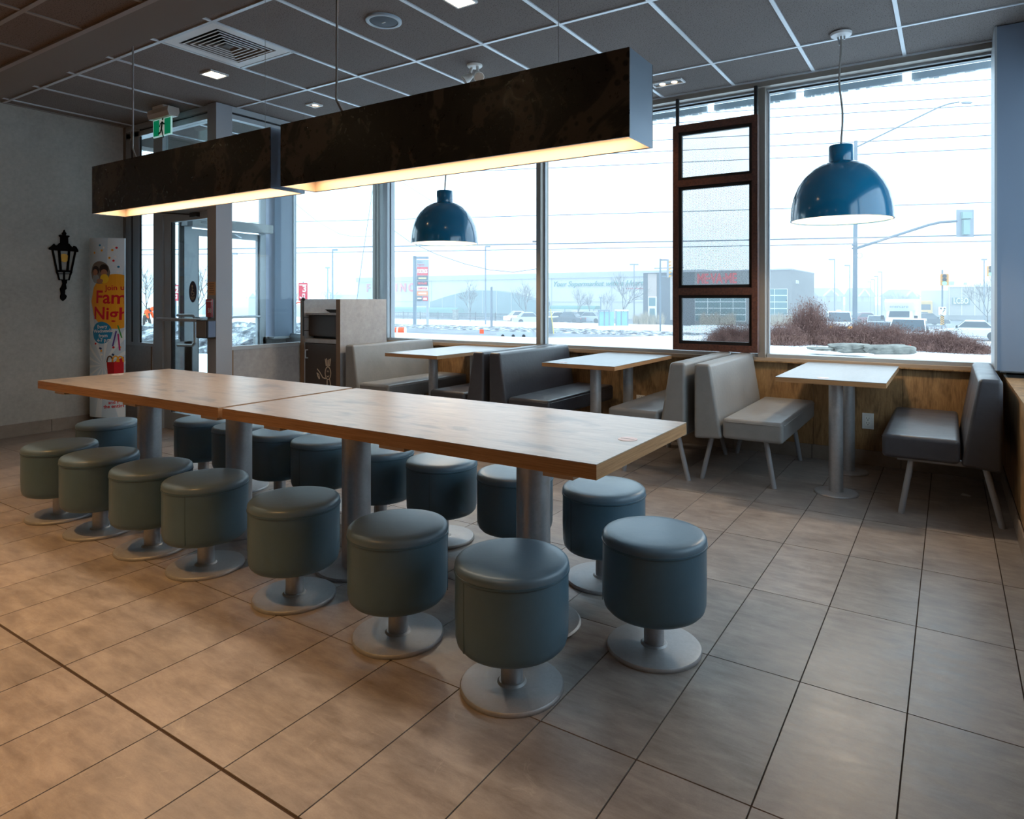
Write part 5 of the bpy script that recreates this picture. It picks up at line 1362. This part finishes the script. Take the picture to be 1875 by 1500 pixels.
b.build('stripe', M_BLACK, mk)
b = MB(); q = (1727 - 1729.5) * s_
b.bar((q, -.03, zz(575)), (q, -.03, zz(571)), .01, .06); b.bar((q, -.03, zz(571)), (q + .12, -.03, zz(568)), .01, .06); b.bar((q + .12, -.03, zz(568)), (q + .12, -.03, zz(565.5)), .01, .06)
b.add([(q + .02, -.03, zz(566)), (q + .22, -.03, zz(566)), (q + .12, -.03, zz(563.5))], [(0, 1, 2)]); b.add([(q - .22, -.03, zz(564)), (q - .06, -.03, zz(564)), (q - .14, -.03, zz(567.5))], [(0, 1, 2)]); b.build('arrow', M_BLACK, t)
signal(1814, 487, 506, 62, 1838, 'green traffic light at the right edge of the window, before the tree')[0]
D = 62.0; s_ = D / CAM_F; p = at(1209, 548, D); t = thing('side_signal', 'side-on yellow traffic light on a slim pole left of the mesh screen', 'traffic light', (p.x, p.y, RZ), YAW)
zz = lambda y: CAM_H + (548 - y) * s_ - RZ
MB().tube((0, 0, 0), (0, 0, zz(474)), .085, n=10).build('pole', M_POLE, t, True)
MB().box(0, 14 * s_, -.05, .05, zz(477.5), zz(475)).build('bracket', M_POLE, t); MB().box(3 * s_, 14 * s_, -.05, .05, zz(507), zz(505)).build('bracket', M_POLE, t)
cs_ = MB().box(12.5 * s_, 15 * s_, -.2, .2, zz(508), zz(475)).build('signal_case', M_SIGNG, t)
for k in range(5): MB().prism([(15 * s_, zz(478 + 6.4 * k)), (21 * s_, zz(479 + 6.4 * k)), (15 * s_, zz(483 + 6.4 * k))], 'y', -.2, .2).build('visor', M_AMBER, cs_)
# ---- wires
DW = Vector((-.936, -.352, 0))
for i, (y, sl) in enumerate(((138.6, 0), (168.5, 0), (185, 0), (218, 0), (241, 0), (265, 0), (364, 0), (423.5, 1), (435, 0))):
    p = at(1822, y, 50.0); a_ = p - DW * 40; c_ = p + DW * 110; sag = 1.0
    pts = []
    for k in range(13):
        u = k / 12; q = a_.lerp(c_, u); q.z -= (CAM_H + 0 - p.z) * 0; pts.append(q - Vector((0, 0, sag * 4 * u * (1 - u) * .35)))
    o = MB().path([tuple(q - pts[0]) for q in pts], .05 if sl else .034, 5).build('overhead_wire', M_WIRE, None); o.location = pts[0]
    tag(o, 'overhead wire across the sky, %s from the top' % ('first', 'second', 'third', 'fourth', 'fifth', 'sixth', 'seventh', 'eighth and thickest', 'ninth')[i], 'wire', 'overhead wires')
def cable(pts, d, label, r=.02):
    P_ = [at(x, y, d) for x, y in pts]; o = MB().path([tuple(q - P_[0]) for q in P_], r, 5).build('drop_cable', M_WIRE, None); o.location = P_[0]; tag(o, label, 'wire', 'sagging service cables')
cable([(540, 372), (580, 405), (620, 428), (650, 434), (684, 432)], 58, 'sagging cable behind the glass left of the mullion')
cable([(690, 400), (752, 444), (800, 466), (850, 483), (895, 494), (940, 498.5), (993, 491)], 60, 'long sagging cable passing under the left pendant', .03)
cable([(735, 333), (790, 368), (830, 395)], 58, 'cable running down behind the left pendant shade')
cable([(682, 350), (664, 470), (652, 560), (647, 612)], 60, 'steep guy wire left of the wide mullion', .03)
# utility pole behind the second mullion
p = at(993, 548, 60); t = thing('utility_pole', 'utility pole mostly hidden by the window mullion with yellow guy guard', 'pole', (p.x, p.y, RZ), YAW); s_ = 60 / CAM_F; zz = lambda y: CAM_H + (548 - y) * s_ - RZ
MB().tube((0, 0, 0), (0, 0, zz(400)), .17, .13, 10).build('pole', M_BARK, t, True)
MB().box(-18 * s_, 10 * s_, -.06, .06, zz(444), zz(441)).build('crossarm', M_BARK, t)
MB().tube(((1014 - 993) * s_, 0, 0), ((1008 - 993) * s_, 0, zz(566)), .05, n=8).build('guy_guard', mat('guard_yellow', srgb(224, 200, 110), .6), t); MB().tube(((1008 - 993) * s_, 0, zz(566)), ((998 - 993) * s_, 0, zz(500)), .015, n=5).build('guy_wire', M_WIRE, t)
MB().box((1005 - 993) * s_, (1012 - 993) * s_, .2, .6, 0, zz(582)).build('cable_box', M_POLE, t)
# ---- cars
def car(px, d, rz, L, W, Hh, paint, label, kind='car', lights=None, group='vehicles on the road', zg=RZ):
    p = at(px, 548, d); t = thing('car' if kind == 'car' else kind, label, 'car' if kind in ('car', 'suv') else 'truck', (p.x, p.y, zg), rz, group)
    sh_ = Hh * .56; g = .22
    if kind == 'pickup_truck': prof = [(-L/2, g), (-L/2, sh_), (-L*.10, sh_), (L*.30, sh_), (L/2 - .1, sh_ * .92), (L/2, sh_*.6), (L/2, g)]; cab = [(-L*.12, sh_), (-L*.08, Hh), (L*.10, Hh), (L*.24, sh_)]
    elif kind == 'van': prof = [(-L/2, g), (-L/2, sh_), (L*.28, sh_), (L/2 - .15, sh_ * .86), (L/2, sh_*.6), (L/2, g)]; cab = [(-L/2 + .05, sh_), (-L/2 + .15, Hh), (L*.10, Hh), (L*.27, sh_)]
    else: prof = [(-L/2, g), (-L/2, sh_ * .92), (-L*.36, sh_), (L*.20, sh_), (L/2 - .15, sh_ * .82), (L/2, sh_*.55), (L/2, g)]; cab = [(-L*.36, sh_), (-L*.20, Hh), (L*.06, Hh), (L*.22, sh_)]
    body = MB().prism(prof, 'y', -W/2, W/2).build('body', paint, t, bevel=.06, seg=2)
    b = MB(); ti = .16; n = len(cab)
    vs_ = [(x, -W/2 + (.04 if z <= sh_ else ti), z) for x, z in cab] + [(x, W/2 - (.04 if z <= sh_ else ti), z) for x, z in cab]
    b.add(vs_, [tuple(range(n)), tuple(range(2*n-1, n-1, -1))] + [(i, n+i, n+(i+1)%n, (i+1)%n) for i in range(n)])
    cb = b.build('cabin', paint, t)
    def lerp(a, c_, u): return (a[0] + (c_[0] - a[0]) * u, a[1] + (c_[1] - a[1]) * u)
    A, B, C, Dd = cab
    for nm, (s0, s1) in (('windscreen', (Dd, C)), ('rear_window', (A, B))):
        q0, q1 = lerp(s0, s1, .1), lerp(s0, s1, .92); e = .02 if nm == 'windscreen' else -.02
        y0, y1 = W/2 - .10, W/2 - ti - .06
        MB().add([(q0[0]+e, -y0, q0[1]+.01), (q0[0]+e, y0, q0[1]+.01), (q1[0]+e, y1, q1[1]+.01), (q1[0]+e, -y1, q1[1]+.01)], [(0,1,2,3)]).build(nm, M_CARGL, cb)
    for s1 in (-1, 1):
        qa, qb, qc, qd = lerp(A, B, .15), lerp(A, B, .85), lerp(C, Dd, .15), lerp(C, Dd, .85)
        f_ = lambda q: s1 * (W/2 - .03 - (ti - .04) * (q[1] - sh_) / (Hh - sh_))
        MB().add([(qa[0]+.12, f_(qa), qa[1]), (qd[0]-.12, f_(qd), qd[1]), (qc[0]-.06, f_(qc), qc[1]), (qb[0]+.06, f_(qb), qb[1])], [(0,1,2,3)]).build('side_window', M_CARGL, cb)
        for x in (-L*.30, L*.31): MB().tube((x, s1 * (W/2 - .2), .32), (x, s1 * (W/2 + .01), .32), .32, n=18).build('wheel', M_TYRE, t)
        MB().box(L/2 - .04, L/2 + .03, s1 * W*.36 - .17, s1 * W*.36 + .17, sh_*.62, sh_*.80).build('headlamp', lights or M_SIGNW, body)
        MB().box(-L/2 - .02, -L/2 + .03, s1 * W*.40 - .13, s1 * W*.40 + .13, sh_*.70, sh_*.88).build('tail_lamp', M_TAIL if lights == 'x' else mat('tail_red', srgb(190, 40, 44), .3), body)
        MB().box(L*.17, L*.20, s1 * (W/2 + .02) - .09, s1 * (W/2 + .02) + .09, sh_ + .06, sh_ + .2).build('mirror', M_BLACK, cb)
    MB().box(L/2 - .02, L/2 + .025, -W*.24, W*.24, sh_*.48, sh_*.80).build('grille', mat('grille_dark', srgb(66, 72, 80), .5), body)
    MB().box(L/2 - .02, L/2 + .05, -W*.46, W*.46, g, g + .22).build('bumper', mat('bumper_grey', srgb(90, 96, 104), .5), body)
    return t
def fc(px): return YAW - math.atan((px - CAM_CX) / CAM_F)
def face(px): return fc(px) - math.pi / 2
PW, PG, PD_, PR = mat('car_white', srgb(232, 236, 240), .3), mat('car_grey', srgb(128, 134, 142), .3), mat('car_dark', srgb(60, 64, 72), .3), mat('car_red', srgb(120, 52, 60), .3)
PS = mat('car_silver', srgb(176, 182, 190), .3)
t = car(1536, 56, face(1536) + .05, 5.0, 2.0, 2.1, PW, 'white van with amber lamps lit, left of the signal pole', 'van', M_TURN)
MB().box(-.4, -.2, -.15, .15, 2.1, 2.22).build('beacon', M_TURN, t)
car(1610, 47, face(1610), 4.5, 1.85, 1.55, PG, 'grey car with headlamps lit beside the white pickup', 'car', M_HEAD)
car(1665, 41, face(1665) - .1, 5.4, 2.1, 1.95, PW, 'white pickup truck with dark grille in front of the box truck', 'pickup_truck', M_SIGNW)
car(1605, 66, face(1605), 4.4, 1.8, 1.5, PS, 'silver car behind the grey car', 'car')
car(1585, 84, YAW + .1, 4.6, 1.8, 1.45, PR, 'dark red car crossing behind the grey car', 'car')
car(1697, 80, YAW, 4.6, 1.8, 1.45, PD_, 'dark car turning away beside the school bus', 'car', 'x' if False else None)
car(1776, 52, fc(1776) + math.pi, 4.7, 1.85, 1.5, PW, 'white sedan side-on at the right of the intersection', 'car')
for px, d, rz, pt, lab in ((1020, 88, YAW + .5, PW, 'white parked car half behind the utility pole'), (1040, 86, YAW + 2.6, PD_, 'dark parked car left of the snow mound'), (1062, 92, YAW + .4, PW, 'white parked car behind the snow mound'), (1078, 88, YAW + 2.7, PS, 'silver parked hatchback right of the snow mound'), (952, 92, YAW + .3, PW, 'white parked car behind the fence, right of the dark lamp post'), (970, 84, YAW + .2, PS, 'silver parked car at the right end of the fence'), (1000, 92, YAW + .2, PD_, 'dark parked car behind the second mullion')):
    car(px, d, rz, 4.4, 1.8, 1.5, pt, lab, 'car', None, 'parked cars before the supermarket')
# box truck
p = at(1651, 548, 62); t = thing('box_truck', 'white box truck with grey lettering above the cab', 'truck', (p.x, p.y, RZ), face(1651) - .12, 'vehicles on the road')
bx_ = MB().prism([(-4, .9), (-4, 3.15), (1.5, 3.15), (1.9, 2.9), (1.3, 2.1), (.6, 2.1), (.6, .9)], 'y', -1.2, 1.2).build('cargo_box', PW, t, bevel=.05)
cb_ = MB().prism([(.65, .5), (.65, 2.1), (1.3, 2.1), (1.9, 1.45), (2.7, 1.3), (2.8, .5)], 'y', -1.0, 1.0).build('cab', PW, t, bevel=.05)
MB().add([(1.90, -.85, 1.5), (1.90, .85, 1.5), (1.36, .8, 2.05), (1.36, -.8, 2.05)], [(0,1,2,3)]).build('windscreen', M_CARGL, cb_)
text('lettering', 'enercare', .38, mat('lettering_grey', srgb(90, 100, 116), .5), bx_, (1.84, 0, 2.36), rot=(math.pi/2 - .25, 0, math.pi/2), depth=.01, width=1.5)
for s1 in (-1, 1):
    MB().box(1.8, 1.9, s1 * 1.35 - .14, s1 * 1.35 + .14, 1.25, 1.65).build('mirror', M_BLACK, cb_)
    for x in (-2.6, 1.9): MB().tube((x, s1 * .8, .45), (x, s1 * 1.05, .45), .45, n=18).build('wheel', M_TYRE, t)
MB().box(2.78, 2.84, -.6, .6, .7, 1.05).build('grille', MATS['grille_dark'], cb_)
# school bus
p = at(1690, 548, 96); t = thing('school_bus', 'yellow school bus behind the box truck', 'bus', (p.x, p.y, RZ), face(1690), 'vehicles on the road')
M_BUS = mat('bus_yellow', srgb(214, 172, 80), .5)
bb2 = MB().box(-7, 0, -1.2, 1.2, .5, 2.9).build('body', M_BUS, t, bevel=.12); MB().box(0, 1.2, -1.0, 1.0, .5, 1.5).build('bonnet', M_BUS, t, bevel=.12); MB().box(.0, .03, -.95, .95, 1.6, 2.4).build('windscreen', M_CARGL, bb2); MB().box(1.2, 1.25, -.6, .6, .7, 1.3).build('grille', MATS['grille_dark'], t)
for s1 in (-1, 1): MB().tube((.3, s1 * .8, .45), (.3, s1 * 1.1, .45), .45, n=16).build('wheel', M_TYRE, t)
# ---- iron fence and stone pier
FY = 78.0; xa, xb = SX(708, FY), SX(985, FY)
t = thing('iron_fence', 'black iron picket fence along the far side of the road', 'fence', (xa, FY, RZ)); zr_ = SZ(850, 575, FY) - RZ + .15
for z in (zr_ * .92, zr_ * .25): MB().box(0, xb - xa, -.03, .03, z - .03, z + .03).build('rail', M_BLACK, t)
nP = 170; me = MB().box(-.018, .018, -.018, .018, .05, zr_).mesh('picket', M_BLACK)
for i in range(nP): obj('picket', me, t, loc=((xb - xa) * i / (nP - 1), 0, 0))
me = MB().box(-.05, .05, -.05, .05, 0, zr_ + .12).mesh('post', M_BLACK)
for i in range(9): obj('post', me, t, loc=((xb - xa) * i / 8, 0, 0))
p = on_y(834, 548, FY - .6); t = thing('stone_pier', 'squat pale stone pier interrupting the iron fence', 'pier', (p.x, p.y, RZ))
MB().box(-.32, .32, -.3, .3, 0, zr_ + .35).build('shaft', M_ROCK, t); MB().box(-.4, .4, -.38, .38, zr_ + .35, zr_ + .5).build('cap', M_ROCK, t)
# ---- transit shelter
p = at(1122, 548, 72); s_ = 72 / CAM_F; t = thing('transit_shelter', 'row of teal glass transit shelters behind the tall bare tree', 'shelter', (p.x, p.y, RZ), YAW); M_TEALG = mat('teal_glass', srgb(120, 170, 182), .2); zh = CAM_H + (548 - 571) * s_ - RZ
for (a_, c_) in ((1097, 1106), (1107, 1115), (1116, 1124), (1128, 1137), (1138, 1149)):
    pn = MB().box((a_ - 1122) * s_, (c_ - 1122) * s_, -.03, .03, .2, zh).build('glass_panel', M_TEALG, t)
for a_ in (1096.5, 1106.5, 1115.5, 1128, 1137.5, 1149.5): MB().box((a_ - 1122) * s_ - .06, (a_ - 1122) * s_ + .06, -.06, .06, 0, zh + .1).build('post', M_POLE, t)
MB().box((1096 - 1122) * s_, (1116 - 1122) * s_, -.3, 1.2, zh + .1, zh + .22).build('roof', M_POLE, t); MB().box((1128 - 1122) * s_, (1150 - 1122) * s_, -.3, 1.2, zh + .1, zh + .22).build('roof', M_SNOW, t)
# ---- dry ornamental grass
def make_tuft(seed):
    r_ = random.Random(seed); b = MB()
    for i in range(260):
        a = r_.uniform(0, 6.28); q = r_.uniform(0, .25); p = Vector((q * math.cos(a), q * math.sin(a), 0)); e = p + Vector((r_.gauss(0, .16), r_.gauss(0, .16), r_.uniform(.6, 1))); u = Vector((math.sin(a), -math.cos(a), 0)) * .02
        b.add([p - u, p + u, e], [(0, 1, 2)])
    me = bpy.data.meshes.new('grass_tuft'); me.from_pydata(b.v, [], b.f); me.materials.append(M_GRASSD); return me
tuft = make_tuft(5)
for i, px in enumerate((1165, 1176, 1184, 1196, 1210, 1288, 1296, 1304, 1312, 1322, 1332, 1340, 1410, 1418, 1427, 1436, 1445)):
    p = on_y(px, 548, 72.5); o = obj('grass_tuft', tuft, None); o.location = (p.x, p.y, RZ); o.scale = (1.5, 1.5, 1.55 + .2 * (i % 3)); o.rotation_euler = (0, 0, i)
    tag(o, 'dry tan ornamental grass tuft ' + ('leftmost, right of the transit shelter', 'second, left of the white doorway', 'left of the white doorway, touching its frame', 'before the white doorway', 'beside the side-on traffic light', 'leftmost behind the mesh screen', 'second behind the mesh screen', 'third behind the mesh screen', 'fourth behind the mesh screen', 'fifth behind the mesh screen', 'sixth behind the mesh screen', 'rightmost behind the mesh screen', 'leftmost below the corner window of the restaurant', 'second below the corner window of the restaurant', 'middle one below the corner window of the restaurant', 'fourth below the corner window of the restaurant', 'rightmost below the corner window of the restaurant')[i], 'grass', 'dry grass tufts before the restaurant')
# ---- signs 2 and 3, cones, barrel, cabinet
def number_sign(px, y0, y1, w_px, d, num, label):
    s_ = d / CAM_F; zg = -.5; p = at(px, 548, d); t = thing('number_sign', label, 'sign', (p.x, p.y, zg), YAW, 'red numbered pickup signs'); zz = lambda y: CAM_H + (548 - y) * s_ - zg; w_ = w_px * s_ / 2
    MB().tube((0, .03, 0), (0, .03, zz(y0) + .05), .03, n=8).build('post', M_POLE, t)
    bd = MB().box(-w_, w_, -.02, .01, zz(y1), zz(y0)).build('board', mat('sign_red_panel', srgb(214, 48, 66), .4), t); h = zz(y0) - zz(y1)
    text('number', num, h * .5, M_SIGNW, bd, (w_ * .35, -.022, zz(y0) - h * .5), depth=.002, bold=.01)
    MB().box(-w_ * .8, w_ * .8, -.024, -.02, zz(y0) - h * .15, zz(y0) - h * .09).build('title_band', M_SIGNW, bd)
    b = MB(); zc = zz(y1) + h * .24
    b.box(-w_ * .1, w_ * .45, -.024, -.02, zc - h * .10, zc + h * .16); b.build('bag_symbol', M_SIGNW, bd); MB().box(w_ * .02, w_ * .33, -.026, -.024, zc - h * .03, zc + h * .09).build('bag_window', MATS['sign_red_panel'], bd)
    MB().bar((-w_ * .75, -.022, zc - h * .02), (-w_ * .1, -.022, zc - h * .12), .004, h * .05).build('hand_symbol', M_SIGNW, bd)
number_sign(555, 518, 551, 16, 30, '3', 'red pickup sign numbered 3 above the waste station')
number_sign(321, 522, 551, 17, 26, '2', 'red pickup sign numbered 2 seen through the inner door')
def cone(px, py, z, h, label):
    p = on_z(px, py, z); o = thing('traffic_cone', label, 'cone', p, 0, 'orange traffic cones')
    MB().lathe([(.13 * h / .7, .03), (.03, h)], n=16).build('cone', M_CONE, o, True); MB().lathe([(.10 * h / .7, h * .35), (.075 * h / .7, h * .58)], n=16).build('white_band', M_SIGNW, o, True); MB().box(-.18 * h / .7, .18 * h / .7, -.18 * h / .7, .18 * h / .7, 0, .03).build('base', M_CONE, o)
cone(453, 597, -.56, .36, 'orange traffic cone on the dirty snow heap'); cone(534, 607, -.56, .62, 'orange traffic cone left of the waste station'); cone(1666, 641, -.05, .13, 'tiny orange marker behind the flat boulder')
p = at(727, 606, 36); t = thing('traffic_barrel', 'orange and white traffic barrel lying on its side in the snow', 'barrel', p, YAW)
b = MB()
for (x0, x1, m_) in ((-.62, -.2, M_CONE), (-.2, -.1, M_SIGNW), (-.1, .0, M_CONE), (.0, .08, M_SIGNW), (.08, .42, M_CONE), (.42, .5, M_SIGNW)):
    MB().tube((x0, 0, 0), (x1, 0, 0), .20, n=24).build('band' if m_ is M_SIGNW else 'barrel_section', m_, t, True)
p = at(943, 616, 24); t = thing('road_barrier', 'low white plastic road barrier with dark slots in the snow', 'barrier', (p.x, p.y, p.z), YAW); s_ = 24 / CAM_F
MB().prism([(-.2, 0), (.2, 0), (.12, 7 * s_), (-.12, 7 * s_)], 'x', -33 * s_, 32 * s_).build('body', M_SIGNG, t)
for q in (-22, -3, 16): MB().tube((q * s_, -.21, .02), (q * s_, -.1, .02), .06, n=16).build('slot', M_BLACK, t)
o = MB().box(-.12, .12, -.02, .02, 0, .22).build('marker_flag', M_CONE, None); p = at(882, 611, 34); o.location = p; tag(o, 'small orange marker flag standing in the road', 'marker')
b = MB(); P_ = [at(x, y, 33) for x, y in ((520, 620), (524, 575), (531, 560), (545, 554.5), (560, 552), (575, 552), (590, 554.5), (602, 575), (606, 620))]; o = b.path([tuple(q - P_[0]) for q in P_], .03, 8).build('safety_tape', M_CONE, None, True); o.location = P_[0]; tag(o, 'orange hose arching above the waste station outdoors', 'hose')
# ---- worker bending over the snow
D = 37.0; s_ = D / CAM_F; p = on_z(268, 603, -.56)
wk = thing('person', 'bending person in orange safety vest and dark trousers in the snow', 'person', p, YAW + math.pi / 2 * 0)
def skin_mesh(name, verts, edges, radii, m, parent, root=0):
    me = bpy.data.meshes.new(name); me.from_pydata(verts, edges, []); o = bpy.data.objects.new(name, me); col.objects.link(o); o.parent = parent
    sk = o.modifiers.new('skin', 'SKIN'); sk.use_smooth_shade = True
    for i, r_ in enumerate(radii): me.skin_vertices[0].data[i].radius = (r_, r_); me.skin_vertices[0].data[i].use_root = (i == root)
    sub = o.modifiers.new('sub', 'SUBSURF'); sub.levels = 1; sub.render_levels = 1; me.materials.append(m); return o
V = [(0, 0, .80), (-.12, 0, .72), (-.16, .02, .42), (-.18, .04, .06), (-.08, -.02, .02), (.12, 0, .72), (.20, .02, .42), (.22, .04, .06), (.32, -.02, .02), (.05, -.02, .98), (.14, -.03, 1.12), (.24, -.04, 1.20), (.30, -.05, 1.22), (.36, -.05, 1.22)]
Ed = [(0, 1), (1, 2), (2, 3), (3, 4), (0, 5), (5, 6), (6, 7), (7, 8), (0, 9), (9, 10), (10, 11), (11, 12), (12, 13)]
skin_mesh('body', V, Ed, [.15, .11, .085, .065, .05, .11, .085, .065, .05, .16, .18, .13, .07, .09], mat('work_trousers', srgb(78, 70, 66), .8), wk)
V = [(.02, 0, .86), (.07, -.02, 1.0), (.15, -.03, 1.13), (.24, -.04, 1.20), (.14, -.24, 1.08), (.20, -.27, .84), (.27, -.24, .66), (.16, .20, 1.08), (.24, .22, .84), (.32, .18, .66)]
Ed = [(0, 1), (1, 2), (2, 3), (2, 4), (4, 5), (5, 6), (2, 7), (7, 8), (8, 9)]
jk = skin_mesh('safety_jacket', V, Ed, [.17, .185, .20, .12, .09, .07, .055, .09, .07, .055], mat('hi_vis_orange', srgb(255, 96, 40), .7, emit=None), wk)
bm = bmesh.new(); bmesh.ops.create_uvsphere(bm, u_segments=14, v_segments=10, radius=.125); me = bpy.data.meshes.new('hood'); bm.to_mesh(me); bm.free(); me.materials.append(MATS['hi_vis_orange']); o = obj('hood', me, wk, True); o.location = (.40, -.05, 1.23)
MB().box(-.10, .17, -.20, .17, .86, .90).build('reflective_band', mat('reflective_lime', srgb(200, 210, 120), .5), jk)

# ---- falling-snow haze over the street
hz = MB().box(-260, 200, 30, 300, RZ - .2, 26).build('haze', None, None)
m = bpy.data.materials.new('winter_haze'); m.use_nodes = True; tt = NT(m); tt.n.clear()
o_ = tt.new('ShaderNodeOutputMaterial'); vsn = tt.new('ShaderNodeVolumeScatter'); vsn.inputs['Density'].default_value = .006; vsn.inputs['Color'].default_value = (.93, .97, 1, 1); vsn.inputs['Anisotropy'].default_value = 0.0
tt.link(vsn.outputs[0], o_.inputs['Volume']); hz.data.materials.append(m)
tag(hz, 'pale snowy haze hanging over the street', 'haze'); hz['kind'] = 'stuff'
